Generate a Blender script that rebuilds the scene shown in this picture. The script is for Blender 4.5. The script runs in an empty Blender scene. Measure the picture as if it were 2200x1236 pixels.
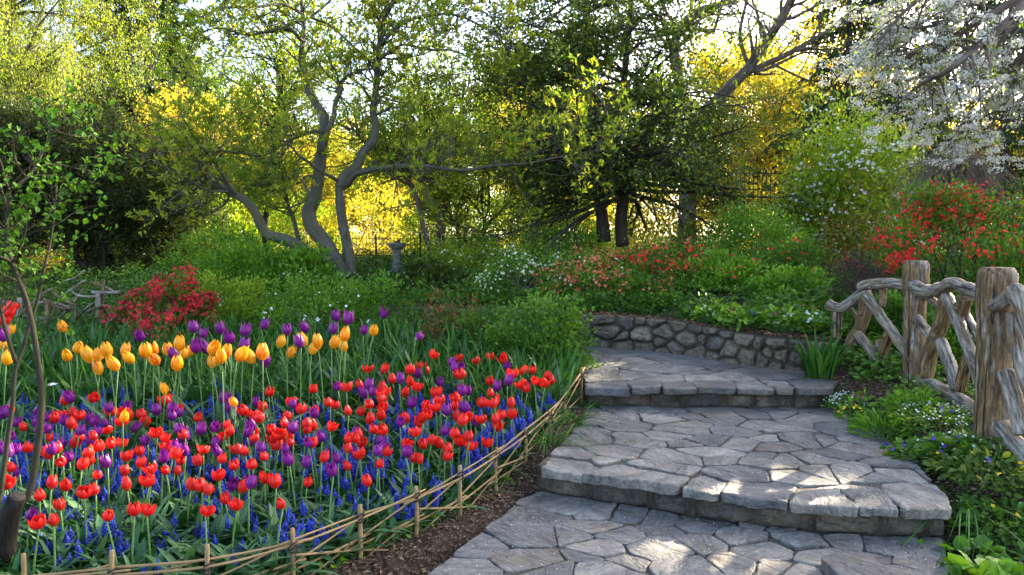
import bpy, math, random
import numpy as np
from mathutils import Vector

rng = np.random.default_rng(11)
random.seed(11)
SC = bpy.context.scene
COL = SC.collection

# ------------------------------------------------------------------ camera, sky, sun, exposure
F, CAMH = 1590.0, 1.55
PITCH = math.atan(98 / F)
cam_d = bpy.data.cameras.new("camera")
cam = bpy.data.objects.new("camera", cam_d)
COL.objects.link(cam)
cam.location = (0, 0, CAMH)
cam.rotation_euler = (math.pi / 2 - PITCH, 0, 0)
cam_d.sensor_width = 36
cam_d.lens = 36 * F / 2200
cam_d.clip_end = 1000
SC.camera = cam

SUN_AZ, SUN_EL = math.radians(50), math.radians(22)     # azimuth clockwise from straight ahead
wd = bpy.data.worlds.new("World")
SC.world = wd
wd.use_nodes = True
wn = wd.node_tree
sky = wn.nodes.new("ShaderNodeTexSky")
sky.sky_type = 'NISHITA'
sky.sun_disc = False
sky.sun_elevation = SUN_EL
sky.sun_rotation = SUN_AZ
sky.air_density = 0.75
sky.dust_density = 2.5
sky.ozone_density = 0.6
wn.links.new(sky.outputs[0], wn.nodes["Background"].inputs[0])
wn.nodes["Background"].inputs[1].default_value = 0.15
sun_d = bpy.data.lights.new("sun", 'SUN')
sun_d.energy = 5.0
sun_d.angle = math.radians(0.5)
sun_d.color = (1.0, 0.88, 0.66)
sun = bpy.data.objects.new("sun", sun_d)
COL.objects.link(sun)
sdir = Vector((math.sin(SUN_AZ) * math.cos(SUN_EL), math.cos(SUN_AZ) * math.cos(SUN_EL), math.sin(SUN_EL)))
sun.rotation_euler = sdir.to_track_quat('Z', 'Y').to_euler()
sun.location = (8, 20, 12)
SC.view_settings.view_transform = 'Standard'
SC.view_settings.look = 'None'
SC.view_settings.exposure = 2.8
SC.view_settings.gamma = 1.0
SC.render.engine = 'CYCLES'
SC.cycles.max_bounces = 8
SC.cycles.diffuse_bounces = 5
SC.cycles.transmission_bounces = 4
SC.cycles.sample_clamp_indirect = 6

# ------------------------------------------------------------------ geometry helpers
def P(px, py, d):
    """point seen at photo pixel (px, py) and standing d metres ahead"""
    u, v = (px - 1100) / F, (618 - py) / F
    y = math.cos(PITCH) + v * math.sin(PITCH)
    z = -math.sin(PITCH) + v * math.cos(PITCH)
    k = d / y
    return np.array((u * k, d, CAMH + z * k))

def S(t):
    t = np.clip(t, 0, 1)
    return t * t * (3 - 2 * t)

_w = np.random.default_rng(3)
_ND = [(_w.normal(size=3), _w.uniform(0, 6.28)) for _ in range(8)]
def wob(p, freq=1.0):
    """smooth noise in about -1..1 for points (...,3)"""
    p = np.asarray(p, float)
    s = 0
    for i, (d, ph) in enumerate(_ND):
        s = s + np.sin(p @ d * freq * (1 + .35 * i) + ph) / (1 + .35 * i)
    return s / 3.2

def norm(a):
    return a / (np.linalg.norm(a, axis=-1, keepdims=True) + 1e-9)

class MB:
    def __init__(self):
        self.V, self.T, self.Q, self.A, self.G, self.MT, self.MQ = [], [], [], [], [], [], []
        self.n = 0
    def add(self, V, Fc, a=0.5, g=None, m=0):
        V = np.asarray(V, float).reshape(-1, 3)
        Fc = np.asarray(Fc, int)
        k = len(V)
        self.V.append(V)
        a = np.broadcast_to(np.asarray(a, float), (k,)) if np.ndim(a) == 0 else np.asarray(a, float).reshape(-1)
        self.A.append(a)
        self.G.append(V if g is None else np.asarray(g, float).reshape(-1, 3))
        if len(Fc):
            if Fc.shape[1] == 3:
                self.T.append(Fc + self.n); self.MT.append(np.full(len(Fc), m))
            else:
                self.Q.append(Fc + self.n); self.MQ.append(np.full(len(Fc), m))
        self.n += k
    def faces(self, Fc, off, m=0):
        Fc = np.asarray(Fc, int) + off
        if Fc.shape[1] == 3:
            self.T.append(Fc); self.MT.append(np.full(len(Fc), m))
        else:
            self.Q.append(Fc); self.MQ.append(np.full(len(Fc), m))
    def mesh(self, name, mats, smooth=True, origin=None):
        me = bpy.data.meshes.new(name)
        V = np.concatenate(self.V) if self.V else np.zeros((0, 3))
        if origin is not None:
            V = V - np.asarray(origin)
        T = np.concatenate(self.T) if self.T else np.zeros((0, 3), int)
        Q = np.concatenate(self.Q) if self.Q else np.zeros((0, 4), int)
        me.vertices.add(len(V)); me.vertices.foreach_set("co", V.astype(np.float32).ravel())
        lv = np.concatenate([T.ravel(), Q.ravel()]).astype(np.int32)
        me.loops.add(len(lv)); me.loops.foreach_set("vertex_index", lv)
        ls = np.concatenate([np.arange(len(T)) * 3, len(T) * 3 + np.arange(len(Q)) * 4]).astype(np.int32)
        me.polygons.add(len(ls)); me.polygons.foreach_set("loop_start", ls)
        mi = np.concatenate(self.MT + self.MQ).astype(np.int32) if (self.MT or self.MQ) else np.zeros(0, np.int32)
        if len(mats) > 1:
            me.polygons.foreach_set("material_index", mi)
        me.polygons.foreach_set("use_smooth", np.full(len(ls), smooth))
        at = me.attributes.new("v", 'FLOAT', 'POINT')
        at.data.foreach_set("value", np.concatenate(self.A).astype(np.float32))
        at = me.attributes.new("gr", 'FLOAT_VECTOR', 'POINT')
        at.data.foreach_set("vector", np.concatenate(self.G).astype(np.float32).ravel())
        for m in mats:
            me.materials.append(m)
        me.update(calc_edges=True)
        return me
    def build(self, name, mats, parent=None, smooth=True, origin=None):
        """origin: the parent's world location (parts are stored relative to it)"""
        if not isinstance(mats, (list, tuple)):
            mats = [mats]
        o = bpy.data.objects.new(name, self.mesh(name, mats, smooth, origin))
        COL.objects.link(o)
        if parent is not None:
            o.parent = parent
        return o

def thing(name, label, cat, loc=(0, 0, 0), group=None, kind=None):
    o = bpy.data.objects.new(name, None)
    COL.objects.link(o)
    o.location = tuple(float(c) for c in loc)
    o.empty_display_size = .1
    o["label"] = label; o["category"] = cat
    if group: o["group"] = group
    if kind: o["kind"] = kind
    return o

def tag(o, label=None, cat=None, group=None, kind=None):
    if label: o["label"] = label
    if cat: o["category"] = cat
    if group: o["group"] = group
    if kind: o["kind"] = kind
    return o

def copy_tree(o, parent=None):
    c = o.copy(); COL.objects.link(c)
    if parent is not None: c.parent = parent
    for ch in list(o.children):
        copy_tree(ch, c)
    return c

def tubes(mb, pts, rad, sides=6, a=None, cap=True, rough=0.0, m=0):
    """pts (N,K,3), rad (N,K): N tapered tubes of K rings each"""
    pts = np.asarray(pts, float); rad = np.asarray(rad, float)
    if pts.ndim == 2:
        pts = pts[None]; rad = rad[None]
    N, K, _ = pts.shape
    tan = np.gradient(pts, axis=1)
    tan = norm(tan)
    ref = np.zeros((N, 1, 3))
    mean = np.abs(tan.mean(1))
    ref[np.arange(N), 0, mean.argmin(1)] = 1
    n1 = norm(np.cross(tan, ref)); n2 = np.cross(tan, n1)
    th = np.arange(sides) / sides * 2 * np.pi
    ct, st = np.cos(th), np.sin(th)
    R = np.broadcast_to(rad[:, :, None], (N, K, sides)).copy()
    seg = np.concatenate([np.zeros((N, 1)), np.cumsum(np.linalg.norm(np.diff(pts, axis=1), axis=2), 1)], 1)
    if rough:
        q = pts[:, :, None] + R[..., None] * (ct[:, None] * n1[:, :, None] + st[:, None] * n2[:, :, None])
        R = R * (1 + rough * wob(q, 14.0) + .5 * rough * wob(q + 3.1, 40.0))
    V = pts[:, :, None] + R[..., None] * (ct[:, None] * n1[:, :, None] + st[:, None] * n2[:, :, None])
    off = rng.uniform(0, 20, (N, 1, 1))
    G = np.stack([np.broadcast_to(ct, (N, K, sides)) * rad[:, :, None], np.broadcast_to(st, (N, K, sides)) * rad[:, :, None],
                  np.broadcast_to((seg[..., None] + off), (N, K, sides))], -1)
    idx = np.arange(N * K * sides).reshape(N, K, sides)
    i0 = idx[:, :-1]; i1 = idx[:, 1:]
    j0 = np.roll(i0, -1, 2); j1 = np.roll(i1, -1, 2)
    Fq = np.stack([i0, j0, j1, i1], -1).reshape(-1, 4)
    av = rng.uniform(0, 1, N) if a is None else np.broadcast_to(a, (N,))
    A = np.broadcast_to(av[:, None, None], (N, K, sides)).reshape(-1)
    base = mb.n
    mb.add(V, Fq, A, G, m)
    if cap:
        for e, k in ((0, 0), (1, K - 1)):
            c = pts[:, k]
            cb = mb.n
            mb.add(c, np.zeros((0, 3)), av, np.stack([np.zeros(N), np.zeros(N), seg[:, k] + off[:, 0, 0]], -1))
            r = idx[:, k] + base
            r2 = np.roll(r, -1, 1)
            cc = np.broadcast_to((cb + np.arange(N))[:, None], (N, sides))
            T = np.stack([r2, r, cc], -1) if e == 0 else np.stack([r, r2, cc], -1)
            mb.T.append(T.reshape(-1, 3)); mb.MT.append(np.full(N * sides, m))

def smooth_line(pts, K):
    """Catmull-Rom resample of a polyline (any width of row) to K rows"""
    p = np.asarray(pts, float)
    n = len(p)
    if n == 2:
        t = np.linspace(0, 1, K)[:, None]
        return p[0] * (1 - t) + p[1] * t
    ext = np.vstack([2 * p[0] - p[1], p, 2 * p[-1] - p[-2]])
    out = []
    for s in np.linspace(0, n - 1, K):
        i = min(int(s), n - 2); t = s - i
        a, b, c, d = ext[i], ext[i + 1], ext[i + 2], ext[i + 3]
        out.append(.5 * (2 * b + (c - a) * t + (2 * a - 5 * b + 4 * c - d) * t * t + (3 * b - a - 3 * c + d) * t ** 3))
    return np.array(out)

T_LEAF = (np.array([(0, 0, 0), (-.5, .45, .12), (0, 1, -.1), (.5, .45, .12)], float), np.array([(0, 3, 2), (0, 2, 1)]))
T_OVAL = (np.array([(0, 0, 0), (-.38, .25, .08), (.38, .25, .08), (-.5, .6, .1), (.5, .6, .1), (0, 1, -.12), (0, .5, 0)], float),
          np.array([(0, 6, 1), (0, 2, 6), (1, 6, 3), (2, 4, 6), (3, 6, 5), (6, 4, 5)]))
T_HEART = (np.array([(0, .05, 0), (-.3, -.12, .05), (.3, -.12, .05), (-.55, .2, .1), (.55, .2, .1), (-.4, .65, .05), (.4, .65, .05), (0, 1, -.12), (0, .45, -.03)], float),
           np.array([(0, 8, 1), (0, 2, 8), (1, 8, 3), (2, 4, 8), (3, 8, 5), (4, 6, 8), (5, 8, 7), (6, 7, 8)]))
T_NEED = (np.array([(-.5, 0, 0), (.5, 0, 0), (0, 1, 0)], float), np.array([(0, 1, 2)]))

def leaves(mb, pos, axis, length, width, tmpl=T_LEAF, tint=None, up=(0, 0, 1), jit=.6, m=0):
    pos = np.asarray(pos, float); N = len(pos)
    if N == 0: return
    axis = norm(np.asarray(axis, float))
    u = np.asarray(up, float) + rng.normal(0, jit, (N, 3))
    n = norm(u - (u * axis).sum(1, keepdims=True) * axis)
    s = np.cross(axis, n)
    L = np.broadcast_to(length, (N,))[:, None, None]; W = np.broadcast_to(width, (N,))[:, None, None]
    tv, tf = tmpl
    V = pos[:, None] + s[:, None] * (tv[None, :, 0:1] * W) + axis[:, None] * (tv[None, :, 1:2] * L) + n[:, None] * (tv[None, :, 2:3] * L)
    k = len(tv)
    Fc = (tf[None] + (np.arange(N) * k)[:, None, None]).reshape(-1, 3)
    if tint is None:
        tint = rng.uniform(0, 1, N)
    mb.add(V, Fc, np.repeat(np.broadcast_to(tint, (N,)), k), m=m)

def blades(mb, pos, yaw, L, W, lean, droop, K=5, tint=None, crease=True, m=0):
    """strap leaves rising from pos, leaning towards yaw and arching over"""
    pos = np.asarray(pos, float); N = len(pos)
    if N == 0: return
    B = lambda a: np.broadcast_to(np.asarray(a, float), (N,))
    yaw, L, W, lean, droop = B(yaw), B(L), B(W), B(lean), B(droop)
    t = np.linspace(0, 1, K)
    hx = np.stack([np.cos(yaw), np.sin(yaw), np.zeros(N)], 1)
    sx = np.stack([-np.sin(yaw), np.cos(yaw), np.zeros(N)], 1)
    h = (lean[:, None] * t + droop[:, None] * t ** 2.2) * L[:, None]
    z = (t - .75 * droop[:, None] * t ** 2.4 - .25 * lean[:, None] * t) * L[:, None]
    c = pos[:, None] + hx[:, None] * h[..., None]
    c[:, :, 2] += z
    side = rng.normal(0, .06, N)[:, None] * t ** 2 * L[:, None]
    c = c + sx[:, None] * side[..., None]
    w = .5 * W[:, None] * (np.minimum(1, .55 + 1.6 * t) * np.sqrt(np.clip(1 - t ** 3, 0, 1)) + .02)
    l = c - sx[:, None] * w[..., None]; r = c + sx[:, None] * w[..., None]
    if tint is None: tint = rng.uniform(0, 1, N)
    if crease:
        c2 = c.copy(); c2[:, :, 2] -= .35 * w
        V = np.stack([l, c2, r], 2); k = 3
    else:
        V = np.stack([l, r], 2); k = 2
    idx = np.arange(N * K * k).reshape(N, K, k)
    q = []
    for j in range(k - 1):
        q.append(np.stack([idx[:, :-1, j], idx[:, :-1, j + 1], idx[:, 1:, j + 1], idx[:, 1:, j]], -1).reshape(-1, 4))
    mb.add(V, np.concatenate(q), np.repeat(np.broadcast_to(tint, (N,)), K * k), m=m)

def blossoms(mb, pos, facing, size, petals=5, width=.75, tint=None, cup=.25, m=0):
    pos = np.asarray(pos, float); N = len(pos)
    if N == 0: return
    f = norm(np.asarray(facing, float) + rng.normal(0, .25, (N, 3)))
    ref = np.where(np.abs(f[:, 2:3]) > .8, np.array([[1., 0, 0]]), np.array([[0, 0, 1.]]))
    a = norm(np.cross(f, ref)); b = np.cross(f, a)
    size = np.broadcast_to(size, (N,))
    ph0 = rng.uniform(0, 6.28, N)
    tint = rng.uniform(0, 1, N) if tint is None else np.broadcast_to(tint, (N,))
    for k in range(petals):
        ph = ph0 + k * 2 * np.pi / petals
        ax = np.cos(ph)[:, None] * a + np.sin(ph)[:, None] * b + cup * f
        leaves(mb, pos, ax, size * .5 * rng.uniform(.85, 1.1, N), size * .5 * width, T_LEAF, np.clip(tint + rng.normal(0, .1, N), 0, 1), up=f * 1.0, jit=.15, m=m)

def grow(mb, p0, d0, L, r, levels, K=5, wobble=.18, up=0.0, sides=(5, 4, 3), tip=.35, trunk_first=True):
    """branch order by order; returns points and directions along the last order"""
    p0 = np.asarray(p0, float); d0 = norm(np.asarray(d0, float)); L = np.asarray(L, float); r = np.asarray(r, float)
    for li in range(len(levels) + 1):
        N = len(p0)
        lv_up = up if li == 0 else levels[li - 1].get("up", 0)
        pts = np.zeros((N, K, 3)); pts[:, 0] = p0
        d = d0.copy()
        for k in range(1, K):
            d = norm(d + rng.normal(0, wobble, (N, 3)) + np.array([0, 0, lv_up]))
            pts[:, k] = pts[:, k - 1] + d * (L / (K - 1))[:, None]
        t = np.linspace(0, 1, K)
        rad = r[:, None] * (1 - (1 - tip) * t)
        tubes(mb, pts, rad, sides[min(li, len(sides) - 1)], cap=False)
        if li == len(levels):
            return pts, d
        lv = levels[li]
        n = lv["n"]
        ti = rng.uniform(lv.get("t0", .3), 1, (N, n)); ti[:, 0] = 1
        f = ti * (K - 1); i = np.minimum(f.astype(int), K - 2); fr = (f - i)[..., None]
        ar = np.arange(N)[:, None]
        q = pts[ar, i] * (1 - fr) + pts[ar, i + 1] * fr
        dd = norm(pts[ar, i + 1] - pts[ar, i])
        rp = rng.normal(0, 1, (N, n, 3))
        if lv.get("flat"):
            rp[..., 2] *= lv["flat"]
        rp = norm(rp - (rp * dd).sum(-1, keepdims=True) * dd)
        an = np.radians(rng.uniform(*lv.get("ang", (30, 60)), (N, n)))[..., None]
        an[:, 0] *= .4
        nd = dd * np.cos(an) + rp * np.sin(an)
        L2 = (L[:, None] * lv.get("lf", .55) * rng.uniform(.7, 1.3, (N, n)) * (1.15 - .45 * ti))
        r2 = r[:, None] * np.clip((1 - (1 - tip) * ti) * lv.get("rf", .6), 0, 1) + 0 * ti
        p0, d0, L, r = q.reshape(-1, 3), nd.reshape(-1, 3), L2.reshape(-1), np.maximum(r2.reshape(-1), lv.get("rmin", .0025))

def sites(pts, n, t0=.15, jit=.03):
    """n leaf positions with directions along each polyline of pts (N,K,3)"""
    N, K, _ = pts.shape
    ti = rng.uniform(t0, 1, (N, n)); f = ti * (K - 1)
    i = np.minimum(f.astype(int), K - 2); fr = (f - i)[..., None]
    ar = np.arange(N)[:, None]
    q = pts[ar, i] * (1 - fr) + pts[ar, i + 1] * fr
    d = norm(pts[ar, i + 1] - pts[ar, i])
    q = q + rng.normal(0, jit, q.shape)
    return q.reshape(-1, 3), d.reshape(-1, 3)

def lathe(mb, prof, seg=12, c=(0, 0, 0), a=.5):
    c = np.asarray(c, float)
    th = np.arange(seg) / seg * 2 * np.pi
    V = np.array([[(r * math.cos(t), r * math.sin(t), z) for t in th] for r, z in prof]) + c
    K = len(prof)
    idx = np.arange(K * seg).reshape(K, seg)
    i0, i1 = idx[:-1], idx[1:]
    mb.add(V, np.stack([i0, np.roll(i0, -1, 1), np.roll(i1, -1, 1), i1], -1).reshape(-1, 4), a)

# ------------------------------------------------------------------ the lie of the land
STEP1 = np.array([(-3.0, 5.2), (-.5, 4.72), (.18, 4.48), (.54, 4.30), (1.02, 4.06), (1.46, 3.88), (1.90, 3.78), (2.25, 3.75), (4.5, 3.7)])
STEP2 = np.array([(-3.0, 6.3), (.62, 6.12), (1.2, 6.08), (2.0, 6.06), (2.55, 6.02), (4.5, 5.9)])
WALL = np.array([(-1.9, 9.55), (-.9, 9.3), (0.1, 8.95), (1.06, 8.44), (1.54, 8.19), (1.95, 7.76), (2.28, 7.26), (2.62, 6.98), (3.0, 6.80)])
EDGE = np.array([(-5.0, 2.9), (-1.96, 2.97), (-1.63, 3.02), (-1.27, 3.08), (-.97, 3.26), (-.73, 3.55), (-.50, 3.82), (-.29, 4.08), (-.09, 4.5), (.08, 4.80), (.26, 5.25), (.40, 5.7), (.54, 6.2), (.62, 6.8), (.7, 7.6)])
def ystep1(x): return np.interp(x, STEP1[:, 0], STEP1[:, 1])
def ystep2(x): return np.interp(x, STEP2[:, 0], STEP2[:, 1])
def ywall(x): return np.interp(x, WALL[:, 0], WALL[:, 1])
def xedge(y): return np.interp(y, EDGE[:, 1], EDGE[:, 0])
def H(x, y, fine=True):
    x = np.asarray(x, float); y = np.asarray(y, float)
    low = .17 * S((y - ystep1(x)) / .5) + .17 * S((y - ystep2(x)) / .5)
    on_path = S((x - xedge(np.minimum(y, 7.6)) - .10) / .2) * S((3.05 - x) / .5)
    low = low - .09 * on_path * (y < 9.6)
    bed = np.interp(y, [2.6, 3, 4, 5, 6, 7, 8, 9, 9.6], [0, 0, .03, .10, .20, .30, .38, .55, .70])
    k = S((xedge(np.minimum(y, 7.6)) + .05 - x) / .35) * (y > 2.5)
    k = np.where(y > 7.6, S((.35 - x) / .6) * S((8.6 - y) / .8 + 0 * x), k)
    k = np.maximum(k, S((-1.9 - x) / 1.2) * (y > 2.5))
    low = low * (1 - k) + bed * k
    rb = np.interp(y, [0, 3, 4.5, 6, 7, 8, 9], [.0, .12, .28, .33, .45, .62, .8])
    kr = S((x - 2.55) / .55)
    low = low * (1 - kr) + rb * kr
    d = y - ywall(x)
    hill = .66 + .42 * S(d / 3.2) + .08 * S((y - 12) / 5) + .010 * np.maximum(0, y - 14)
    side = S((x + 3.2) / 1.6)                      # the wall only stands to the right of here
    kb = np.where(d > .12, 1.0, 0.0) * side + S((d + 1.6) / 2.2) * (1 - side)
    kb2 = S((d + .6) / 1.6)
    kx = S((x - 2.9) / .5)
    kb = kb * (1 - kx) + kb2 * kx
    out = low * (1 - kb) + hill * kb
    left = S((-3.5 - x) / 4) * S((y - 9) / 3)
    out = out - .22 * left
    if fine:
        out = out + .018 * wob(np.stack([x, y, 0 * x], -1), 3.0) * (1 - on_path * (y < 9.6))
    return out

def place(px, py, h, dmin=2.4, dmax=16):
    """where the ray of a photo pixel is h above the ground"""
    ds = np.arange(dmin, dmax, .01)
    u = P(px, py, 1.0)
    x = u[0] * ds; z = CAMH + (u[2] - CAMH) * ds
    ok = np.nonzero(z <= H(x, ds) + h)[0]
    i = ok[0] if len(ok) else len(ds) - 1
    return np.array((x[i], ds[i], float(H(x[i], ds[i]))))

# ------------------------------------------------------------------ materials
def new_mat(name):
    m = bpy.data.materials.new(name); m.use_nodes = True
    return m, m.node_tree, m.node_tree.nodes["Principled BSDF"]
def ramp(nt, src, stops):
    r = nt.nodes.new("ShaderNodeValToRGB")
    e = r.color_ramp.elements
    while len(e) < len(stops): e.new(.5)
    for el, (p, c) in zip(e, stops):
        el.position = p; el.color = (*c, 1)
    nt.links.new(src, r.inputs[0])
    return r.outputs[0]
def attr(nt, name, out):
    a = nt.nodes.new("ShaderNodeAttribute"); a.attribute_name = name
    return a.outputs[out]
def noise(nt, vec, scale, detail=4, rough=.55, dist=0):
    n = nt.nodes.new("ShaderNodeTexNoise")
    n.inputs["Scale"].default_value = scale; n.inputs["Detail"].default_value = detail
    n.inputs["Roughness"].default_value = rough; n.inputs["Distortion"].default_value = dist
    if vec is not None: nt.links.new(vec, n.inputs["Vector"])
    return n.outputs[0]
def mapping(nt, vec, scale, loc=(0, 0, 0)):
    m = nt.nodes.new("ShaderNodeMapping")
    m.inputs["Scale"].default_value = scale; m.inputs["Location"].default_value = loc
    nt.links.new(vec, m.inputs["Vector"])
    return m.outputs[0]
def mix(nt, fac, a, b, mode='MIX'):
    m = nt.nodes.new("ShaderNodeMix"); m.data_type = 'RGBA'; m.blend_type = mode
    for s, v in ((0, fac), (6, a), (7, b)):
        if hasattr(v, "links"): nt.links.new(v, m.inputs[s])
        else: m.inputs[s].default_value = v if s == 0 else (*v, 1)
    return m.outputs[2]
def math_(nt, op, a, b=0.0):
    m = nt.nodes.new("ShaderNodeMath"); m.operation = op
    for s, v in ((0, a), (1, b)):
        if hasattr(v, "links"): nt.links.new(v, m.inputs[s])
        else: m.inputs[s].default_value = v
    return m.outputs[0]
def bump(nt, bsdf, h, strength=.5, dist=.02):
    b = nt.nodes.new("ShaderNodeBump")
    b.inputs["Strength"].default_value = strength; b.inputs["Distance"].default_value = dist
    nt.links.new(h, b.inputs["Height"]); nt.links.new(b.outputs[0], bsdf.inputs["Normal"])
def objpos(nt):
    return nt.nodes.new("ShaderNodeTexCoord").outputs["Object"]
def geopos(nt):
    return nt.nodes.new("ShaderNodeNewGeometry").outputs["Position"]

def leaf_mat(name, cols, trans=.4, tcol=None, rough=.5, spec=.3, objvar=0.0):
    m, nt, b = new_mat(name)
    v = attr(nt, "v", 2)
    if objvar:
        oi = nt.nodes.new("ShaderNodeObjectInfo").outputs["Random"]
        v = math_(nt, 'ADD', math_(nt, 'MULTIPLY', v, 1 - objvar), math_(nt, 'MULTIPLY', oi, objvar))
    n = len(cols)
    c = ramp(nt, v, [(i / max(1, n - 1), cc) for i, cc in enumerate(cols)])
    nt.links.new(c, b.inputs["Base Color"])
    b.inputs["Roughness"].default_value = rough
    b.inputs["Specular IOR Level"].default_value = spec
    if trans:
        t = nt.nodes.new("ShaderNodeBsdfTranslucent")
        tc = mix(nt, 1.0, c, tcol, 'MULTIPLY') if tcol else c
        nt.links.new(tc, t.inputs[0])
        ms = nt.nodes.new("ShaderNodeMixShader"); ms.inputs[0].default_value = trans
        nt.links.new(b.outputs[0], ms.inputs[1]); nt.links.new(t.outputs[0], ms.inputs[2])
        nt.links.new(ms.outputs[0], nt.nodes["Material Output"].inputs[0])
    return m

def bark_mat(name, dark, light, scale=1.0, bumpy=.6, warm=None):
    m, nt, b = new_mat(name)
    g = attr(nt, "gr", 1)
    n1 = noise(nt, mapping(nt, g, (22 * scale, 22 * scale, 5 * scale)), 1.0, 6, .65)
    n2 = noise(nt, mapping(nt, g, (7 * scale, 7 * scale, 3 * scale), (5, 2, 1)), 1.0, 3)
    c = ramp(nt, n1, [(.32, dark), (.62, light)])
    if warm:
        c = mix(nt, ramp(nt, n2, [(.42, (0, 0, 0)), (.62, (1, 1, 1))]), c, warm)
    nt.links.new(c, b.inputs["Base Color"])
    b.inputs["Roughness"].default_value = .85; b.inputs["Specular IOR Level"].default_value = .2
    bump(nt, b, n1, bumpy, .03)
    return m

def log_mat(name):
    """bare weathered cedar: silver grey with warm patches and long dark checks"""
    m, nt, b = new_mat(name)
    g = attr(nt, "gr", 1)
    fine = noise(nt, mapping(nt, g, (48, 48, 7)), 1.0, 6, .72)
    patch = noise(nt, mapping(nt, g, (14, 14, 3.6), (3, 1, 0)), 1.0, 4, .6, .6)
    crack = noise(nt, mapping(nt, g, (34, 34, 1.3), (1, 7, 2)), 1.0, 3, .6, .35)
    spot = noise(nt, mapping(nt, g, (38, 38, 9), (9, 4, 2)), 1.0, 5, .75)
    silver = ramp(nt, fine, [(.36, (.06, .046, .036)), (.5, (.20, .163, .122)), (.66, (.40, .34, .27))])
    warm = ramp(nt, fine, [(.34, (.04, .021, .008)), (.52, (.15, .088, .036)), (.66, (.30, .19, .085))])
    tone = math_(nt, 'SUBTRACT', patch, math_(nt, 'MULTIPLY', math_(nt, 'SUBTRACT', attr(nt, "v", 2), .5), .34))
    c = mix(nt, ramp(nt, tone, [(.44, (0, 0, 0)), (.58, (1, 1, 1))]), silver, warm)
    c = mix(nt, ramp(nt, spot, [(.55, (0, 0, 0)), (.63, (.85, .85, .85))]), c, (.03, .025, .028))
    c = mix(nt, ramp(nt, crack, [(.33, (1, 1, 1)), (.40, (0, 0, 0))]), c, (.012, .009, .007))
    nt.links.new(c, b.inputs["Base Color"])
    b.inputs["Roughness"].default_value = .75; b.inputs["Specular IOR Level"].default_value = .25
    h = math_(nt, 'ADD', math_(nt, 'MULTIPLY', ramp(nt, crack, [(.28, (0, 0, 0)), (.40, (1, 1, 1))]), 1.2), math_(nt, 'MULTIPLY', fine, .5))
    bump(nt, b, h, .8, .014)
    return m

def stone_mat(name, tones, lichen=.3, cleft=1.0, world=True, dirt=(.10, .075, .05)):
    m, nt, b = new_mat(name)
    pos = geopos(nt)
    v = attr(nt, "v", 2)
    # each stone reads its own patch of the pattern
    comb = nt.nodes.new("ShaderNodeCombineXYZ")
    nt.links.new(math_(nt, 'MULTIPLY', v, 37.0), comb.inputs[0]); nt.links.new(math_(nt, 'MULTIPLY', v, 91.0), comb.inputs[1])
    add = nt.nodes.new("ShaderNodeVectorMath"); add.operation = 'ADD'
    nt.links.new(pos, add.inputs[0]); nt.links.new(comb.outputs[0], add.inputs[1])
    rot = nt.nodes.new("ShaderNodeVectorRotate"); rot.rotation_type = 'Z_AXIS'
    nt.links.new(add.outputs[0], rot.inputs["Vector"]); nt.links.new(math_(nt, 'MULTIPLY', v, 40.0), rot.inputs["Angle"])
    q = rot.outputs[0]
    big = noise(nt, mapping(nt, q, (3, 7, 6)), 1.0, 5, .6, .4)
    fine = noise(nt, mapping(nt, q, (26, 40, 34)), 1.0, 6, .7)
    c = ramp(nt, v, [(i / max(1, len(tones) - 1), t) for i, t in enumerate(tones)])
    k = ramp(nt, math_(nt, 'ADD', math_(nt, 'MULTIPLY', big, .6), math_(nt, 'MULTIPLY', fine, .5)), [(.38, (.34, .34, .36)), (.54, (1, 1, 1)), (.70, (1.75, 1.70, 1.6))])
    c = mix(nt, 1.0, c, k, 'MULTIPLY')
    if lichen:
        ln = noise(nt, mapping(nt, q, (9, 9, 9), (4, 4, 4)), 1.0, 6, .75)
        c = mix(nt, ramp(nt, ln, [(.60, (0, 0, 0)), (.70, (lichen,) * 3)]), c, (.42, .43, .38))
    dn = noise(nt, mapping(nt, pos, (2.2, 2.2, 2.2)), 1.0, 5, .7)
    c = mix(nt, ramp(nt, dn, [(.50, (0, 0, 0)), (.66, (.75, .75, .75))]), c, dirt)
    nt.links.new(c, b.inputs["Base Color"])
    b.inputs["Roughness"].default_value = .62; b.inputs["Specular IOR Level"].default_value = .35
    st = ramp(nt, noise(nt, mapping(nt, q, (4, 11, 8), (2, 3, 1)), 1.0, 4, .6, .8), [(.30, (0, 0, 0)), (.40, (.35, .35, .35)), (.46, (.4, .4, .4)), (.50, (.7, .7, .7)), (.60, (.75, .75, .75)), (.66, (1, 1, 1))])
    h = math_(nt, 'ADD', math_(nt, 'MULTIPLY', st, 1.0 * cleft), math_(nt, 'MULTIPLY', fine, .55))
    bump(nt, b, h, 1.0, .026)
    return m

def plain_mat(name, c1, c2, scale=6, rough=.8, bumpy=.3, dist=.02, spec=.3, metal=0):
    m, nt, b = new_mat(name)
    n = noise(nt, objpos(nt), scale, 6, .65)
    nt.links.new(ramp(nt, n, [(.35, c1), (.65, c2)]), b.inputs["Base Color"])
    b.inputs["Roughness"].default_value = rough; b.inputs["Specular IOR Level"].default_value = spec
    b.inputs["Metallic"].default_value = metal
    if bumpy: bump(nt, b, n, bumpy, dist)
    return m

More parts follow.
